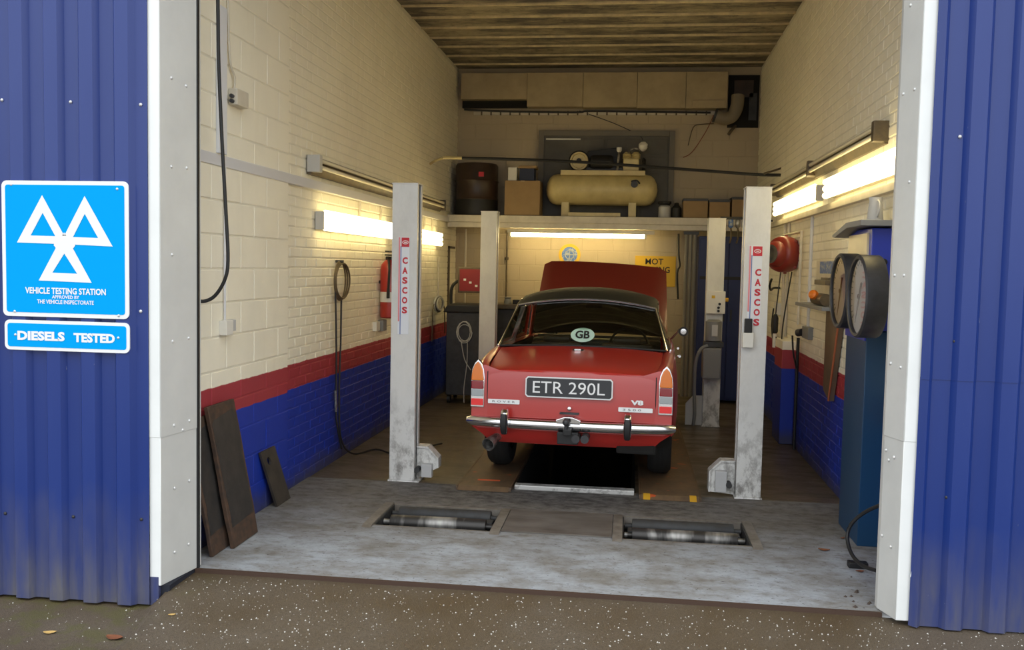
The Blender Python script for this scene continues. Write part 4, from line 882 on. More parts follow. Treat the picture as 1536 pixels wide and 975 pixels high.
# ---- door, boxing and hole on the upper back wall
t = struct(MB().box(-1.275,0.53,12.70,12.752,2.37,3.54).build('door_1', M_DOOR, smooth=0))
MB().box(-1.29,-1.22,12.675,12.705,2.37,3.55).box(0.47,0.545,12.675,12.705,2.37,3.55).box(-1.219,0.469,12.675,12.705,3.48,3.55).build('door_frame', pmat('door_frame_grey', (0.18,0.16,0.13), 0.6), t, bevel=0.004)
for x0, x1, z0, z1 in ((-1.2,-0.4,2.4,3.44),(-0.36,0.08,2.4,3.44),(0.12,0.45,2.4,2.98),(0.12,0.45,3.02,3.2),(0.12,0.45,3.24,3.44)): MB().box(x0,x1,12.688,12.702,z0,z1).build('door_panel', M_DOOR, t, bevel=0.005)
MB().box(-1.19,-0.72,12.672,12.688,3.425,3.445).build('bright_strip', M_CREAMW, t)
t = thing('boxing', 'cream boarded boxing along the top of the back wall', 'panel', (-0.5, 12.68, 3.8))
M_BOX = pmat('boxing_cream', (0.47, 0.38, 0.235), 0.6, col2=(0.37,0.295,0.18), scale=3)
for x0, x1, z0 in ((-2.36,-1.455,3.955),(-1.45,-0.70,3.855),(-0.695,0.02,3.845),(0.025,0.66,3.835),(0.665,1.20,3.83)): MB().box(x0,x1,12.58-0.012*(x0>-1.46),12.74,z0,4.305).build('panel', M_BOX, t, bevel=0.004)
MB().box(-2.36,-1.46,12.70,12.745,3.86,3.955).build('gap_shade', M_PIT, t)  # black slab painting the shade in the gap under the raised panel
MB().box(0.75,1.17,12.545,12.57,3.83,3.93).build('loose_board', M_BOX, t, bevel=0.003)
t = thing('conduit', 'pale cable tray with clips running below the cream boxing', 'conduit', (-0.5, 12.72, 3.8))
MB().box(-2.2,1.07,12.71,12.749,3.765,3.81).build('tray', M_TRUNK, t)
MB().tube([(-2.33,12.69,3.835),(-1.8,12.69,3.81),(-0.8,12.69,3.795),(-0.6,12.68,3.81),(0.3,12.69,3.80),(1.0,12.69,3.79)], 0.014, 6, smooth=5).build('cable', M_DARK, t)
for k in range(24): MB().box(-2.1+0.132*k,-2.08+0.132*k,12.70,12.715,3.76,3.815).build('clip', M_BROWN, t)
t = struct(MB().box(1.225,1.63,12.735,12.752,3.60,4.29).build('dark_hole', M_PIT, smooth=0))  # black sheet paints the darkness of a hole; nothing is cut through
MB().box(1.30,1.55,12.72,12.736,4.0,4.22).build('board_scrap', M_DRUM, t)
MB().box(1.50,1.60,12.72,12.736,3.7,4.05).build('board_scrap', M_DARK, t)
o = thing('duct_elbow', 'grey flue pipe elbow by the dark hole at the top right of the back wall', 'pipe', (1.3, 12.6, 3.7))
MB().tube([(1.05,12.6,3.74),(1.18,12.6,3.70),(1.28,12.6,3.74),(1.33,12.6,3.86),(1.34,12.62,4.0)], 0.085, 16, smooth=5).build('pipe', pmat('dull_flue', (0.24,0.20,0.145), 0.6), o)
MB().lathe([(0.092,0),(0.092,0.03)], (1.04,12.6,3.745), (1,-0.0,-0.3), 18).build('collar', M_DARK, o)
o = tag(MB().tube([(1.33,12.70,3.62),(1.28,12.66,3.56),(1.24,12.68,3.50)], 0.02, 8, smooth=3).build('rag', M_BROWN), 'brown rag hanging under the flue pipe elbow', 'rag')
o = tag(MB().tube([(-0.75,12.72,3.82),(-0.3,12.70,3.66),(0.05,12.70,3.50),(0.12,12.69,3.42)], 0.006, 6, smooth=5).build('cable', M_DARK), 'thin cable drooping from the tray to the compressor', 'cable')
o = tag(MB().tube([(1.05,12.72,3.78),(0.95,12.72,3.55),(0.78,12.72,3.28),(0.66,12.72,3.2)], 0.005, 6, smooth=5).build('cable', pmat('red_cable',(0.25,0.05,0.03),0.5)), 'thin red cable looping down beside the grey back door', 'cable')
o = tag(MB().tube([(0.72,12.72,3.36),(0.78,12.72,3.6),(0.88,12.72,3.64),(1.05,12.72,3.65)], 0.006, 6, smooth=4).build('cable', M_BROWN), 'brown cable arching from the grey back door to the conduit tray', 'cable')
# air line crossing the bay
t = thing('air_line', 'dark air pipe crossing high above the car from wall to wall', 'pipe', (-0.5, 10.8, 2.88))
MB().tube([(-2.22,10.8,2.958),(-2.0,10.8,2.955)], 0.02, 10).tube([(LX(11.1)+.01,11.05,2.91),(-2.35,10.95,2.94),(-2.22,10.8,2.958)], 0.016, 8, smooth=3).build('brass_end', M_COMP, t)
MB().tube([(-2.0,10.8,2.955),(-0.8,10.8,2.925),(0.53,10.8,2.845),(1.35,10.75,2.785),(RX(10.7),10.7,2.775)], 0.017, 8, smooth=4).build('pipe', M_BLACK, t)
MB().tube([(1.45,10.72,2.79),(1.55,10.70,2.82),(RX(10.7),10.7,2.85)], 0.012, 6).build('tee', M_BROWN, t)

# ---- signs on the lower back wall
t = thing('round_badge', 'round blue badge with a yellow rim on the back wall above the car', 'sign', (-0.835, 12.745, 1.87))
MB().lathe([(0.150,0),(0.150,0.012),(0.0,0.012)], (-0.835,12.748,1.87), (0,-1,0), 36).build('rim', M_YELLOW, t)
MB().lathe([(0.108,0),(0.108,0.004),(0.0,0.0045)], (-0.835,12.735,1.87), (0,-1,0), 36).build('disc', M_BADGEB, t)
MB().tube([(-0.835+0.06*math.cos(q),12.729,1.87+0.06*math.sin(q)) for q in [2*PI*k/20 for k in range(20)]], 0.008, 5, closed=True).tube([(-0.895,12.729,1.87),(-0.775,12.729,1.87)],0.008,5).tube([(-0.835,12.729,1.81),(-0.835,12.729,1.93)],0.008,5).build('emblem', M_CLEARL, t)
t = thing('wall_sign', 'yellow sign with black capitals on the back wall behind the bonnet', 'sign', (0.335, 12.745, 1.66))
MB().box(0.06,0.61,12.735,12.749,1.46,1.875).build('board', M_YELLOW, t, bevel=0.003)
for s_, z, w in (('MOT',1.80,0.24),('VIEWING',1.69,0.42),('AREA',1.57,0.32)): text('lettering', s_, M_BLACK, t, (0.32,12.733,z), (1,0,0), (0,0,1), w, 0.082, 0.001, 0.015)

# ---- back left: analyser trolley, bench, pipes
t = thing('engine_analyser', 'black wheeled engine analyser with a red screen in the back left corner', 'analyser', (-1.98, 11.35, 0))
MB().box(-2.22,-1.74,11.12,11.62,0.10,1.12).build('cabinet', M_DARK, t, bevel=0.012)
MB().prism([(-2.26,1.12),(-1.72,1.12),(-1.72,1.22),(-2.20,1.22)], lambda a,b:(a,11.08,b), lambda a,b:(a,11.64,b)).build('top_tray', M_BLACK, t, bevel=0.02)
mo = MB().box(-2.12,-1.72,11.30,11.40,1.355,1.675).build('monitor', M_BROWN, t, bevel=0.012)
MB().box(-2.095,-1.745,11.292,11.301,1.38,1.65).build('screen', M_SCREEN, mo)
for x, z in ((-2.03,1.52),(-1.96,1.485),(-1.885,1.445)): MB().cbox((x,11.289,z),(0.032,0.006,0.026)).build('screen_mark', M_WPAINT, mo, bevel=0.004)
MB().tube([(-2.20,11.3,1.20),(-2.20,11.3,1.38),(-2.17,11.3,1.46),(-2.12,11.35,1.50)], 0.02, 8, smooth=3).build('monitor_arm', M_BLACK, t)
MB().tube([(-1.82,11.35,1.20),(-1.82,11.35,1.37)], 0.025, 8).build('monitor_arm', M_BLACK, t)
MB().tube([(-1.99+0.085*math.cos(q*1.0)*(1+0.16*math.sin(q*0.41)), 11.105-0.004*k/14, 0.88+0.115*math.sin(q)*(1+0.18*math.sin(q*0.41+1.3))) for k, q in [(k, 2*PI*k/14) for k in range(43)]], 0.006, 6).build('cable_coil', M_GREYL, t)
MB().tube([(-2.03,11.1,0.78),(-1.98,11.09,0.55),(-1.90,11.09,0.42)], 0.006, 6, smooth=4).tube([(-1.95,11.1,0.78),(-1.95,11.09,0.5),(-1.98,11.08,0.2),(-1.97,11.05,0.02)], 0.006, 6, smooth=4).build('hanging_lead', M_GREYL, t)
for x in (-2.18,-1.78):
    for y in (11.16,11.58): MB().cyl((x-0.02,y,0.05),(x+0.02,y,0.05),0.048,14).build('castor', M_BLACK, t)
t = thing('workbench', 'dark workbench behind the rear left lift post', 'workbench', (-1.45, 12.4, 0))
MB().box(-1.95,-0.95,12.15,12.72,1.13,1.19).build('bench_top', M_BROWN, t, bevel=0.005)
for x in (-1.93,-1.03):
    for y in (12.17,12.64): MB().box(x,x+0.06,y,y+0.06,0,1.13).build('leg', M_DARK, t)
MB().box(-1.9,-1.0,12.25,12.7,0.1,1.13).build('cupboard', M_DARK, t)
o = tag(MB().lathe([(0.05,0),(0.055,0.03),(0.04,0.07),(0.05,0.09),(0,0.10)], (-1.62,12.3,1.19), (0,0,1), 16).build('jar', M_GREYC), 'small grey jar standing on the dark workbench', 'jar')
o = tag(MB().box(-1.55,-1.42,12.25,12.36,1.19,1.25).build('tool_box', M_BLACK, bevel=0.008), 'small black tool box on the dark workbench beside the jar', 'box')
o = tag(MB().cyl((-1.70,12.70,1.20),(-1.70,12.70,2.19),0.012,8).lathe([(0.025,0),(0.03,0.02),(0.025,0.04)],(-1.70,12.70,1.78),(0,0,1),10).build('conduit_pipe', M_BROWN), 'thin brown conduit with a junction rising behind the workbench', 'pipe')
o = tag(MB().cyl((-2.28,12.70,0.9),(-2.28,12.70,2.2),0.014,8).build('conduit_pipe', M_TRUNK), 'cream conduit rising in the back left corner behind the analyser', 'pipe')
o = tag(MB().box(LX(12)-0.0,LX(12)+0.03,12.2,12.6,1.92,1.95).box(LX(12),LX(12)+0.03,12.2,12.24,0.95,1.95).build('pipe_frame', M_BROWN), 'rusty brown pipe bent over the left wall near the back corner', 'pipe')

# ---- left wall fittings
t = thing('fire_extinguisher', 'red fire extinguisher with black hose on the left wall beside the front lift post', 'fire extinguisher', (LX(9.2)+0.10, 8.93, 1.16))
xc, yc = LX(9.2)+0.095, 8.93
MB().lathe([(0.07,0),(0.083,0.01),(0.085,0.03),(0.085,0.48),(0.075,0.53),(0.045,0.565),(0.03,0.58)], (xc,yc,1.16), (0,0,1), 24).build('cylinder', M_EXT, t)
MB().box(xc-0.03,xc+0.03,yc-0.03,yc+0.03,1.735,1.77).build('valve', M_BLACK, t, bevel=0.005)
MB().box(xc-0.015,xc+0.05,yc-0.12,yc+0.02,1.775,1.79).box(xc-0.015,xc+0.03,yc-0.11,yc+0.02,1.81,1.825).build('handle', M_BLACK, t, bevel=0.003)
MB().tube([(xc,yc-0.03,1.75),(xc+0.02,yc-0.09,1.73),(xc+0.03,yc-0.105,1.62),(xc+0.02,yc-0.10,1.42),(xc+0.02,yc-0.10,1.36)], [0.012]*12+[0.016]*5, 8, smooth=4).build('hose', M_BLACK, t)
MB().lathe([(0.0862,0),(0.0862,0.10)], (xc,yc,1.32), (0,0,1), 24, caps=False).build('label', M_CREAMW, t)
MB().box(LX(9.2),xc,yc-0.03,yc+0.03,1.5,1.53).build('bracket', M_BLACK, t)
t = thing('socket_outlet', 'white and grey socket outlet below the red fire extinguisher', 'socket', (LX(9.0), 8.8, 1.08))
MB().box(LX(9.0),LX(9.0)+0.04,8.70,8.83,1.04,1.13).build('faceplate', M_CREAMW, t, bevel=0.005)
MB().box(LX(9.0),LX(9.0)+0.06,8.87,9.01,1.03,1.14).build('plug', M_GREYC, t, bevel=0.008)
t = thing('hanging_hose', 'brown air hose coiled on the left wall and trailing to the floor', 'hose', (LX(7.6), 7.6, 1.7))
x = LX(7.8)+0.035
MB().cyl((LX(7.8),7.58,1.71),(LX(7.8)+0.07,7.58,1.71),0.012,10).build('hook', M_DARK, t)
for k in range(3): MB().tube([(x+0.008*k,7.60+(0.15+0.02*k)*math.sin(q)+0.015*k,1.545+(0.165-0.008*k)*math.cos(q)) for q in [2*PI*j/26 for j in range(26)]], 0.008, 6, closed=True).build('coil', M_BROWN, t)
MB().tube([(x,7.46,1.60),(x,7.50,1.2),(x,7.52,0.8),(x,7.52,0.42),(x+0.01,7.56,0.25),(x+0.02,7.62,0.1)], 0.008, 6, smooth=4).tube([(x,7.64,1.40),(x,7.63,1.0),(x,7.60,0.55),(x+0.01,7.64,0.18),(x+0.05,7.86,0.012),(-2.25,8.1,0.012),(-2.05,7.95,0.012),(-1.9,8.2,0.012),(-1.72,8.5,0.012)], 0.008, 6, smooth=5).build('hose_line', M_BLACK, t)
MB().cyl((x,7.52,0.44),(x,7.50,0.62),0.013,8).build('air_gun', M_STEEL, t)
t = thing('hanging_hose', 'grey hose looped on a bracket on the left wall near the analyser', 'hose', (LX(11.5), 11.5, 1.2))
x = LX(11.5)+0.04
for k in range(3): MB().tube([(x+0.01*k,11.5+(0.26-0.02*k)*math.sin(q),1.20+(0.10-0.01*k)*math.cos(q)) for q in [2*PI*j/24 for j in range(24)]], 0.012, 6, closed=True).build('coil', M_GREYL if k != 1 else M_DARK, t)
MB().tube([(x,11.25,1.22),(x,11.16,1.1),(x,11.14,0.75)], 0.008, 6, smooth=4).tube([(x,11.75,1.22),(x,11.9,1.1),(x,11.93,0.8)], 0.008, 6, smooth=4).build('hose_line', M_BROWN, t)
MB().cyl((x-0.02,11.55,1.30),(x-0.02,11.55,1.80),0.010,8).build('feed_pipe', M_TRUNK, t)
t = thing('switch_box', 'white surface switch box low on the left wall by the door', 'switch', (-2.46, 5.38, 1.29))
xw = LX(5.4)+0.040
MB().box(xw,xw+0.05,5.305,5.40,1.245,1.335).build('back_box', M_CREAMW, t, bevel=0.006)
MB().box(xw+0.002,xw+0.045,5.402,5.45,1.265,1.335).build('side_plate', M_GREYL, t, bevel=0.004)
MB().cyl((xw+0.012,5.36,1.335),(xw+0.012,5.36,2.26),0.008,8).build('conduit', M_TRUNKW, t)
t = thing('junction_box', 'pale junction box with cable entries high on the left wall by the door', 'junction box', (-2.46, 5.52, 2.68))
MB().box(xw,xw+0.06,5.43,5.60,2.645,2.745).build('case', M_TRUNK, t, bevel=0.008)
for z in (2.665,2.695): MB().cyl((xw+0.03,5.432,z),(xw+0.03,5.405,z),0.012,10).build('gland', M_DARK, t)
MB().tube([(xw+0.02,5.47,2.745),(xw+0.02,5.48,2.82),(xw+0.015,5.42,2.92),(xw+0.01,5.40,3.3)], 0.007, 6, smooth=4).build('cable', M_TRUNK, t)
o = tag(MB().box(xw,xw+0.02,5.265,5.375,2.335,3.20).build('wooden_strip', pmat('white_strip',(0.72,0.73,0.76),0.5), bevel=0.003), 'white vertical board high on the left wall behind the black cable', 'board')
m = MB(); pts = [PX(326,-30,Y=5.0),PX(328,90,Y=5.0),PX(333,210,Y=5.0),PX(339,320,Y=5.0),PX(342,390,Y=5.0),PX(337,420,Y=5.0),PX(322,444,Y=5.0),PX(305,452,Y=4.98),PX(292,448,Y=4.95),PX(282,440,Y=4.92)]
pts = [Vector((-2.36,5.0,4.2))] + pts
o = tag(m.tube(pts, 0.0105, 8, smooth=5).build('hanging_cable', M_BLACK), 'thick black cable hanging in a loop beside the left door jamb', 'cable')

# ---- leaning plates on the left
def leaning(label, y0, y1, xb, xt, zt, th, hole=False, rust=True, skew=0.0, xt0=None):
    """a plate standing on the floor, its top edge against the wall"""
    t = thing('leaning_plate', label, 'steel plate', (xb, (y0+y1)/2, 0), 'plates leaning on the left wall')
    L = math.hypot(xb-xt, zt); d = Vector((xt-xb, 0, zt))/L; nrm = Vector((zt, 0, xb-xt))/L; B = Vector((xb, 0, 0))
    P = lambda y, s, k: B + d*s + nrm*k + Vector((0, y+skew*s, 0))
    m = MB(); N = 10
    if not hole:
        rnd = random.Random(int(y0*100)); e0 = [rnd.uniform(0,0.012) for _ in range(N+1)]; e1 = [rnd.uniform(0,0.012) for _ in range(N+1)]
        out = [(y0+e0[k], L*k/N) for k in range(N+1)] + [(y1-e1[k], L*k/N) for k in range(N,-1,-1)]
        m.prism(out, lambda a,b: P(a,b,0.0), lambda a,b: P(a,b,th)); m.build('plate', M_BOARDE, t, bevel=0.003, seg=1)
        MB().box(0,1,0,1,0,1).v
        fac = [(y0+0.028+rnd.uniform(0,0.01), 0.12), (y1-0.03, 0.14)] + [(y1-0.02-rnd.uniform(0,0.012), L*k/8) for k in range(2,8)] + [(y1-0.05,L*0.94),(y0+0.05,L*0.90)] + [(y0+0.02+rnd.uniform(0,0.02), L*k/8) for k in range(7,1,-1)]
        MB().prism(fac, lambda a,b: P(a,b,th-0.001), lambda a,b: P(a,b,th+0.0015)).build('face_coating', M_BOARD, t)
    else:
        hc = (y0+0.09, L*0.80); ring = [(hc[0]+0.03*math.cos(2*PI*k/12), hc[1]+0.03*math.sin(2*PI*k/12)) for k in range(12)]
        def outp(k):
            q = 2*PI*k/12; c, s_ = math.cos(q), math.sin(q); ts = []
            if c > 1e-6: ts.append((y1-hc[0])/c)
            if c < -1e-6: ts.append((y0-hc[0])/c)
            if s_ > 1e-6: ts.append((L-hc[1])/s_)
            if s_ < -1e-6: ts.append((0-hc[1])/s_)
            r_ = min(ts); return (hc[0]+c*r_, hc[1]+s_*r_)
        O = [outp(k) for k in range(12)]
        cor = [(y1,L),(y0,L),(y0,0),(y1,0)]; full = sorted(O+cor, key=lambda p: math.atan2(p[1]-hc[1], p[0]-hc[0]))
        rr_ = [(hc[0]+0.03*math.cos(math.atan2(p[1]-hc[1],p[0]-hc[0])), hc[1]+0.03*math.sin(math.atan2(p[1]-hc[1],p[0]-hc[0]))) for p in full]
        n_ = len(full); vs = [P(*p,0) for p in full]+[P(*p,0) for p in rr_]+[P(*p,th) for p in full]+[P(*p,th) for p in rr_]; fs = []
        for i in range(n_):
            j = (i+1) % n_; fs += [(i,j,n_+j,n_+i),(2*n_+i,3*n_+i,3*n_+j,2*n_+j),(i,2*n_+i,2*n_+j,j),(n_+i,n_+j,3*n_+j,3*n_+i)]
        m.add(vs, fs); m.build('plate', pmat('dull_brown_plate',(0.065,0.052,0.04),0.6,col2=(0.03,0.026,0.022),scale=8), t, bevel=0.0)
    return t
leaning('tall rusty-edged plate leaning against the left wall, in front of the other tall one', 5.10, 5.47, -2.295, -2.428, 0.845, 0.026, skew=-0.075)
leaning('tall dark plate tucked behind the front one against the left wall beside the jamb', 4.93, 5.20, -2.345, -2.456, 0.79, 0.022, skew=-0.075)
leaning('small brown plate with a round hole leaning on the left wall', 6.06, 6.31, -2.395, -2.447, 0.41, 0.016, hole=True, skew=-0.42)

# ================================================================ RIGHT WALL
xw = lambda y: RX(y)
t = thing('brake_tester_console', 'tall blue and teal brake tester console by the right jamb with twin dials', 'console', (1.54, 6.1, 0))
xr = 1.60
MB().box(1.450,xr,5.90,6.42,0.0,1.345).build('lower_cabinet', M_TEAL, t, bevel=0.006)
MB().box(1.447,xr,5.86,6.42,1.35,1.975).build('upper_cabinet', M_BLUE1, t, bevel=0.006)
MB().box(1.440,1.449,5.90,6.42,1.285,1.38).build('name_strip', M_BLUE1, t)
MB().box(1.437,1.441,6.00,6.12,1.325,1.345).build('maker_plate', M_CREAMW, t)
MB().box(1.435,1.448,5.92,6.41,1.80,1.945).build('cream_window', pmat('cream_panel',(0.80,0.66,0.40),0.35), t)  # plain cream inset panel on the console side
MB().box(1.433,1.448,5.90,6.415,1.785,1.80).build('window_ledge', M_BROWN, t)
MB().box(1.439,1.448,5.92,6.41,1.40,1.785).build('dial_backplate', pmat('pinkish_panel',(0.50,0.42,0.40),0.4), t)
MB().prism([(5.78,1.985),(6.15,1.985),(6.50,1.935),(6.56,1.94),(6.56,1.955),(6.17,2.02),(5.78,2.02)], lambda a,b:(1.36,a,b), lambda a,b:(xr,a,b)).build('hood', M_GREYC, t, bevel=0.004)
MB().lathe([(0.02,0),(0.02,0.02),(0,0.022)], (1.52,5.86,1.77), (0,-1,0), 14).build('lock', M_BLACK, t)
def dial(xf, y, z, R, ang):
    d = MB().lathe([(0,0.0),(R,0.0),(R+0.006,0.01),(R+0.006,0.115),(R-0.004,0.125),(R-0.018,0.122),(R-0.02,0.105)], (xf+0.115,y,z), (-1,0,0), 44, caps=False).build('dial', M_DARK, t)
    MB().lathe([(R-0.015,0),(0,0.0005)], (xf+0.015,y,z), (-1,0,0), 44, caps=False).build('dial_face', M_DIAL, d)
    mk = MB()
    for k in range(25):
        q = math.radians(-130+260*k/24); L_ = 0.03 if k % 4 == 0 else 0.016; r0 = R-0.03
        a = Vector((xf+0.013,y+r0*math.sin(q),z+r0*math.cos(q))); b = Vector((xf+0.013,y+(r0-L_)*math.sin(q),z+(r0-L_)*math.cos(q))); mk.cyl(a,b,0.0025,4)
    mk.build('scale_marks', M_DARK, d)
    e = Vector((0, math.sin(ang), math.cos(ang))); c = Vector((xf+0.010,y,z))
    MB().tube([c-e*0.09, c, c+e*(R-0.06)], [0.006,0.005,0.002], 6).lathe([(0.014,0),(0.014,0.008),(0,0.01)], c, (-1,0,0), 12).build('needle', pmat('needle_brown',(0.15,0.05,0.03),0.5), d)
    MB().lathe([(R-0.012,0),(0,0.001)], (xf+0.002,y,z), (-1,0,0), 44, caps=False).build('dial_glass', M_GLASSC, d)
dial(1.318, 6.10, 1.585, 0.232, math.radians(158)); dial(1.312, 5.58, 1.565, 0.235, math.radians(154))
MB().box(1.43,1.46,5.55,5.90,1.52,1.60).build('dial_arm', M_DARK, t)
o = thing('metal_jug', 'small grey metal jug standing on the console hood', 'jug', (1.52, 6.0, 2.02))
MB().lathe([(0.045,0),(0.05,0.01),(0.038,0.12),(0.042,0.15),(0.038,0.15),(0.034,0.12)], (1.50,6.02,2.021), (0,0,1), 20).build('jug_body', M_GREYL, o)
MB().tube([(1.50,5.972,2.15),(1.50,5.93,2.13),(1.50,5.925,2.08),(1.50,5.965,2.05)], 0.006, 6, smooth=3).build('jug_handle', M_GREYL, o)
t = thing('hose_reel', 'red drum hose reel on the right wall below the lit lamp', 'hose reel', (1.5, 9.4, 1.87))
yc, zc2 = 9.45, 1.87; ax_ = Vector((-0.80,-0.60,0)).normalized(); c0 = Vector((RX(yc)-0.06,yc+0.04,zc2))
MB().lathe([(0.0,0),(0.155,0),(0.172,0.015),(0.178,0.05),(0.178,0.12),(0.165,0.16),(0.13,0.185)], c0, ax_, 36).build('drum', M_HOSEREEL, t)
MB().lathe([(0.13,0),(0.128,0.02),(0.10,0.075),(0.09,0.08),(0.06,0.06),(0,0.055)], c0+ax_*0.183, ax_, 32).build('hub', M_HOSEREEL, t)
MB().lathe([(0.092,0),(0.092,0.004),(0.06,0.004),(0.05,-0.004),(0,-0.004)], c0+ax_*0.262, ax_, 28, caps=False).build('hub_cover', M_DARK, t)
MB().box(RX(yc)-0.07,RX(yc),yc-0.06,yc+0.16,zc2-0.08,zc2+0.08).build('mount', M_DARK, t)
for k in range(8):
    q = 2*PI*k/8; u_ = ax_.cross(Vector((0,0,1))); p = c0+ax_*0.06+(u_*math.cos(q)+Vector((0,0,1))*math.sin(q))*0.178; MB().cbox(p,(0.03,0.03,0.03)).build('lug', M_HOSEREEL, t, bevel=0.005)
MB().tube([c0+ax_*0.1+Vector((0.0,0,-0.17)), (1.54,9.55,1.45),(1.55,9.62,1.15),(1.55,9.6,1.0)], 0.010, 6, smooth=4).build('hose', M_TRUNK, t)
def wall_pipe(label, pts, r, mat, name='conduit_pipe'):
    return tag(MB().tube(pts, r, 8).build(name, mat), label, 'pipe')
yy = 10.15
wall_pipe('cream conduit on the right wall just beyond the red hose reel', [(RX(10.1)-0.02,10.1,1.0),(RX(10.1)-0.02,10.1,2.2)], 0.016, M_TRUNK)
wall_pipe('cream conduit on the right wall running down to the lower right lead box', [(RX(9.9)-0.02,9.85,1.03),(RX(9.9)-0.02,9.85,2.2)], 0.014, M_TRUNK)
wall_pipe('white conduit between the hose reel and the small wall shelf', [(RX(8.7)-0.015,8.62,1.20),(RX(8.7)-0.015,8.62,2.2)], 0.016, M_TRUNKW)
wall_pipe('cream square loop of pipe above the red hose reel', [(RX(10)-0.03,10.2,2.08),(RX(9)-0.03,9.05,2.08),(RX(9)-0.03,9.05,1.2)], 0.013, M_TRUNK)
wall_pipe('dark pipe running down the right wall past the red stripe', [(RX(8.95)-0.04,8.95,0.02),(RX(8.95)-0.04,8.95,1.08)], 0.015, M_BLACK)
t = thing('lead_box', 'pale switch box with dangling black leads left of the hose reel pipes', 'switch', (1.55, 10.3, 1.3))
MB().box(RX(10.3)-0.06,RX(10.3),10.2,10.45,1.23,1.36).build('box', M_CREAMW, t, bevel=0.006)
MB().tube([(1.55,10.28,1.30),(1.53,10.24,1.12),(1.54,10.2,0.98)], 0.009, 6, smooth=3).build('lead', M_BLACK, t)
o = thing('inspection_lamp', 'black hand lamp hanging on a lead against the right wall', 'lamp', (1.53, 9.8, 1.1))
MB().lathe([(0.02,0),(0.03,0.02),(0.03,0.16),(0.015,0.20)], (1.50,9.80,1.06), (0,0,1), 14).build('grip', M_BLACK, o)
MB().lathe([(0.022,0),(0.022,0.14)], (1.50,9.80,0.915), (0,0,1), 14).build('guard', M_CREAMW, o)
MB().tube([(1.50,9.80,1.26),(1.53,9.82,1.6),(1.56,9.86,1.85),(RX(9.9)-0.02,9.9,2.1)], 0.007, 6, smooth=4).build('lead', M_DARK, o)
o = tag(MB().tube([(1.50,9.72,1.03),(1.52,9.64,0.95),(1.53,9.56,0.98),(1.54,9.55,1.2),(RX(9.5)-0.03,9.52,1.7)], 0.007, 6, smooth=4).build('cable', M_BLACK), 'black lead looping beneath the hose reel on the right wall', 'cable')
o = tag(MB().tube([(RX(10.4),10.40,1.52),(1.56,10.38,1.52),(1.50,10.2,1.50),(1.47,10.08,1.55),(1.48,10.02,1.62)], 0.012, 6, smooth=3).build('hook', M_BLACK), 'black hook on the right wall above the pale switch box', 'hook')
t = thing('socket_outlet', 'grey industrial plug and socket on the right wall beside the hanging board', 'socket', (1.57, 8.55, 1.16))
MB().box(RX(8.6)-0.05,RX(8.6),8.42,8.72,1.10,1.21).build('box', M_GREYC, t, bevel=0.008)
MB().cyl((RX(8.6)-0.05,8.70,1.15),(RX(8.6)-0.08,8.75,1.14),0.034,14).build('plug', M_DARK, t)
MB().tube([(RX(8.6)-0.12,8.79,1.11),(RX(8.6)-0.10,8.82,0.95),(RX(8.6)-0.06,8.85,0.80)], 0.009, 6, smooth=4).build('lead', M_BLACK, t)
t = thing('wall_shelf', 'small dark wall shelf on the right wall beside the dials', 'shelf', (1.55, 7.9, 1.42))
MB().box(RX(7.9)-0.16,RX(7.9),7.30,8.45,1.405,1.435).build('board', M_GREYC, t, bevel=0.003)
MB().box(RX(7.9)-0.02,RX(7.9),7.30,8.30,1.435,1.80).build('backboard', M_TRUNK, t)
o = tag(MB().lathe([(0.036,0),(0.04,0.015),(0.034,0.035),(0.015,0.045),(0,0.048)], (1.47,7.66,1.515), (-0.7,-0.7,0.3), 18).build('beacon_lens', M_ORANGE), 'small orange lens resting on the brown tool on the dark wall shelf', 'lamp lens')
o = tag(MB().cyl((1.52,7.45,1.485),(1.52,7.86,1.485),0.048,16).build('grease_gun', M_BROWN), 'brown round tool lying on the wall shelf beside the orange lens', 'tool')
o = tag(MB().box(1.50,1.58,7.42,7.85,1.60,1.64).box(1.54,1.575,7.5,7.8,1.64,1.66).build('hand_tool', M_BROWN, bevel=0.004), 'brown tool hung on the backboard above the wall shelf', 'tool')
o = tag(MB().box(RX(7.9)-0.026,RX(7.9)-0.02,7.55,8.12,1.69,1.79).build('notice', M_BADGEB), 'small blue-grey notice fixed above the wall shelf', 'notice')
t = thing('hanging_board', 'narrow brown tapering board hung on the right wall beside the dials', 'board', (1.5, 7.3, 0.6))
MB().prism([(7.42,0.70),(7.66,0.76),(7.66,1.40),(7.15,1.42)], lambda a,b:(RX(7.4)-0.05,a,b), lambda a,b:(RX(7.4)-0.012,a,b)).build('board', pmat('brown_board',(0.16,0.10,0.06),0.6,col2=(0.10,0.07,0.045),scale=5), t)
MB().tube([(RX(7.4)-0.055,7.42,0.70),(RX(7.4)-0.055,7.15,1.42)], 0.008, 6).build('orange_edge', pmat('orange_edge',(0.36,0.10,0.04),0.6), t)
o = tag(MB().tube([PX(1322,757,Y=5.35),PX(1298,768,Y=5.45),PX(1278,785,Y=5.5),PX(1271,805,Y=5.5),PX(1277,830,Y=5.4),PX(1293,848,Y=5.25),PX(1315,856,Y=5.1)], 0.011, 8, smooth=5).build('rubber_hose', M_BLACK), 'black rubber hose looping out by the foot of the right jamb', 'hose')
p = PX(1285,846,Z=0.02)
o = tag(MB().box(p.x-0.05,p.x+0.06,p.y-0.03,p.y+0.03,0.0,0.035).build('rubber_block', M_BLACK, bevel=0.008), 'small black rubber block on the floor at the end of the looped hose', 'block')
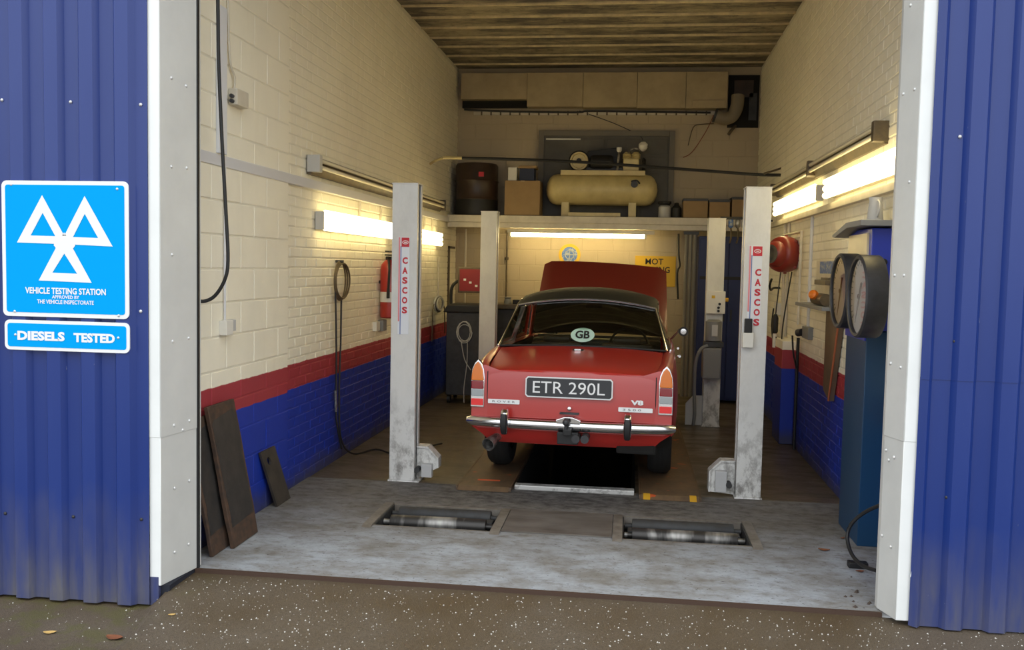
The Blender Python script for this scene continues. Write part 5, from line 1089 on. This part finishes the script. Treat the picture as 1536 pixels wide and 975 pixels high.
# navy locker, strip curtain, pipes at the back right
t = thing('locker', 'tall navy blue locker in the back right corner behind the lift post', 'locker', (1.2, 12.35, 0))
MB().box(0.86,1.62,12.05,12.70,0.03,2.13).build('carcass', M_NAVY, t, bevel=0.008)
for x0, x1 in ((0.875,1.235),(1.245,1.605)):
    d = MB().box(x0,x1,12.03,12.051,0.06,2.10).build('locker_door', M_NAVY, t, bevel=0.006)
    MB().box(x1-0.05 if x0 < 1 else x0+0.03,x1-0.03 if x0 < 1 else x0+0.05,12.012,12.03,1.05,1.2).build('handle', M_DARK, d)
MB().box(0.88,1.60,12.028,12.032,1.58,1.62).build('dark_band', M_BLACK, t)
t = thing('strip_curtain', 'narrow grey plastic strips hanging left of the navy locker', 'curtain', (0.76, 12.2, 0))
for k, (x0, x1) in enumerate(((0.685,0.735),(0.738,0.785),(0.788,0.845))):
    MB().grid([[(x0+(x1-x0)*j/5, 12.15-0.02*math.sin(PI*j/5)-0.006*k, z) for j in range(6)] for z in (0.05,1.1,2.15)]).build('strip', M_CURTAIN, t, thick=0.004)
MB().box(0.67,0.86,12.12,12.20,2.15,2.19).build('rail', M_DARK, t)
o = tag(MB().tube([(0.63,12.7,2.18),(0.64,12.69,1.9),(0.66,12.68,1.75),(0.63,12.68,1.65),(0.65,12.69,1.3)], 0.014, 6, smooth=4).build('cable_bundle', M_BLACK), 'black cable bundle hanging beside the yellow sign', 'cable')
t = thing('valve_cluster', 'cluster of small valves and hoses at the top of the rear right lift post', 'valves', (1.15, 11.2, 2.2))
MB().box(1.04,1.38,11.17,11.23,2.30,2.33).build('mount_bar', M_BLACK, t)
for k, (x, mt) in enumerate(((1.07,M_CREAMW),(1.16,M_BADGEB),(1.24,M_STEEL),(1.31,M_GREYL))):
    MB().lathe([(0.015,0),(0.03,0.02),(0.03,0.09),(0.012,0.12)], (x,11.2,2.20), (0,0,1), 12).build('valve', mt, t)
    MB().tube([(x,11.2,2.21),(x+0.01,11.2,2.1),(x-0.01,11.19,2.02)], 0.012, 6, smooth=3).build('drop_hose', M_BROWN, t)
MB().box(1.30,RX(11.2),11.18,11.22,2.28,2.30).build('bracket_arm', M_BLACK, t)

# ================================================================ SIGNS OUTSIDE
t = thing('wall_sign', 'large cyan sign with three white triangles on the blue cladding', 'sign', (-2.85, 4.39, 1.74))
YS = 4.392
def rrect(x0, x1, z0, z1, r):
    out = []
    for cx_, cz_, a0 in ((x1-r,z0+r,-PI/2),(x1-r,z1-r,0),(x0+r,z1-r,PI/2),(x0+r,z0+r,PI)): out += [(cx_+r*math.cos(a0+PI/2*k/5), cz_+r*math.sin(a0+PI/2*k/5)) for k in range(6)]
    return out
def signboard(t, x0, x1, z0, z1, bw):
    MB().prism(rrect(x0,x1,z0,z1,0.028), lambda a,b:(a,YS+0.006,b), lambda a,b:(a,YS,b)).build('border', M_WPAINT, t)
    MB().prism(rrect(x0+bw,x1-bw,z0+bw,z1-bw,0.014), lambda a,b:(a,YS,b), lambda a,b:(a,YS-0.0015,b)).build('field', M_CYAN, t)
x0, x1, z0, z1 = -3.203, -2.512, 1.391, 2.084
signboard(t, x0, x1, z0, z1, 0.021)
U = lambda a: x0+(x1-x0)*a
V = lambda b: z1-(z1-z0)*b
def tri(ap, bl, br, iap, ibl, ibr):
    O = [ap, bl, br]; I = [iap, ibl, ibr]; m = MB()
    P = [(U(a), YS-0.003, V(b)) for a, b in O+I]; m.add(P, [(0,1,4,3),(1,2,5,4),(2,0,3,5)]); return m.build('triangle', M_WPAINT, t, smooth=0)
tri((.327,.105),(.122,.455),(.535,.462),(.330,.235),(.232,.402),(.428,.404))
tri((.662,.108),(.465,.460),(.878,.472),(.662,.238),(.568,.408),(.765,.412))
tri((.498,.375),(.292,.732),(.712,.740),(.498,.530),(.402,.672),(.598,.676))
m = MB(); m.add([(U(a),YS-0.0032,V(b)) for a, b in ((.44,.40),(.56,.40),(.585,.47),(.545,.52),(.455,.52),(.415,.47))], [tuple(range(6))]); m.build('triangle_joint', M_WPAINT, t, smooth=0)
text('lettering', 'VEHICLE TESTING STATION', M_WPAINT, t, (U(.503),YS-0.0025,V(.806)), (1,0,0), (0,0,1), 0.442, 0.033, 0.001, 0.03)
text('lettering', 'APPROVED BY', M_WPAINT, t, (U(.505),YS-0.0025,V(.850)), (1,0,0), (0,0,1), 0.15, 0.017, 0.001, 0.02)
text('lettering', 'THE VEHICLE INSPECTORATE', M_WPAINT, t, (U(.503),YS-0.0025,V(.887)), (1,0,0), (0,0,1), 0.31, 0.021, 0.001, 0.02)
for a, b in ((.08,.03),(.915,.055),(.095,.965),(.92,.975)): rivet(t, Vector((U(a),YS-0.001,V(b)))-root_loc(t), (0,-1,0), 1.2)
t = thing('wall_sign', 'small cyan sign with white capitals below the large triangle sign', 'sign', (-2.85, 4.39, 1.29))
signboard(t, -3.196, -2.510, 1.217, 1.372, 0.017)
text('lettering', 'DIESELS', M_WPAINT, t, (-2.992,YS-0.0025,1.292), (1,0,0), (0,0,1), 0.262, 0.048, 0.001, 0.05)
text('lettering', 'TESTED', M_WPAINT, t, (-2.700,YS-0.0025,1.290), (1,0,0), (0,0,1), 0.225, 0.048, 0.001, 0.05)
for a in (-3.135,-2.57): rivet(t, Vector((a,YS-0.001,1.295))-root_loc(t), (0,-1,0), 1.2)

# ================================================================ LEAVES AND LITTER
def leaf(label, x, y, z, s_, rz, mat, curl=0.25):
    m = MB(); rows = []
    for i in range(7):
        t_ = i/6; w_ = 0.30*math.sin(PI*min(1,0.04+t_*0.96))**0.8
        rows.append([(s_*(t_-0.5), s_*w_*k, s_*(curl*(t_-0.5)**2+0.18*abs(k)*curl+0.015)) for k in (-1,-0.5,0,0.5,1)])
    m.grid(rows); o = m.build('leaf', mat, thick=0.0008); o.location = (x,y,z+0.002); o.rotation_euler = (0,0,rz)
    return tag(o, label, 'leaf', 'fallen leaves')
p = PX(366,862,Z=-0.022); leaf('yellow leaf on the asphalt just below the garage floor edge', p.x, p.y, gz(p.x,p.y), 0.075, 0.1, M_LEAFY)
p = PX(258,924,Z=-0.03); leaf('small pale yellow leaf on the apron near the left jamb', p.x, p.y, gz(p.x,p.y), 0.035, 0.4, M_LEAFY)
p = PX(75,949,Z=-0.11); leaf('pale yellow leaf on the ground beneath the left cladding', p.x, p.y, gz(p.x,p.y), 0.06, 0.3, M_LEAFY)
p = PX(172,954,Z=-0.10); leaf('orange-brown leaf on the ground below the left cladding corner', p.x, p.y, gz(p.x,p.y), 0.09, -0.1, M_LEAFB)
p = PX(1236,826,Z=0); leaf('dry brown leaf on the garage floor beside the right roller bed', p.x, p.y, 0.001, 0.07, -0.2, M_LEAFB)
p = PX(1264,808,Z=0); leaf('small brown leaf on the garage floor close to the console', p.x, p.y, 0.001, 0.035, 0.5, M_LEAFB)
p = PX(1290,858,Z=0); leaf('brown leaf on the garage floor at the foot of the rubber hose', p.x, p.y, 0.001, 0.05, 0.2, M_LEAFB)
rr = random.Random(11); m = MB()
for k in range(70):
    p = PX(rr.gauss(1302,14), rr.gauss(882,18), Z=0.0); 
    if p.x > 1.28 or p.y < 4.78: continue
    s_ = rr.uniform(0.006,0.016); m.add([p+Vector((s_*math.cos(q),s_*math.sin(q),0)) for q in (0,1.6,3.1,4.6)]+[p+Vector((0,0,s_*0.8))], [(0,1,4),(1,2,4),(2,3,4),(3,0,4)])
if m.v: tag(m.build('debris', M_SOIL, smooth=0), 'crumbled dirt and leaf litter at the foot of the right jamb', 'dirt', kind='stuff')
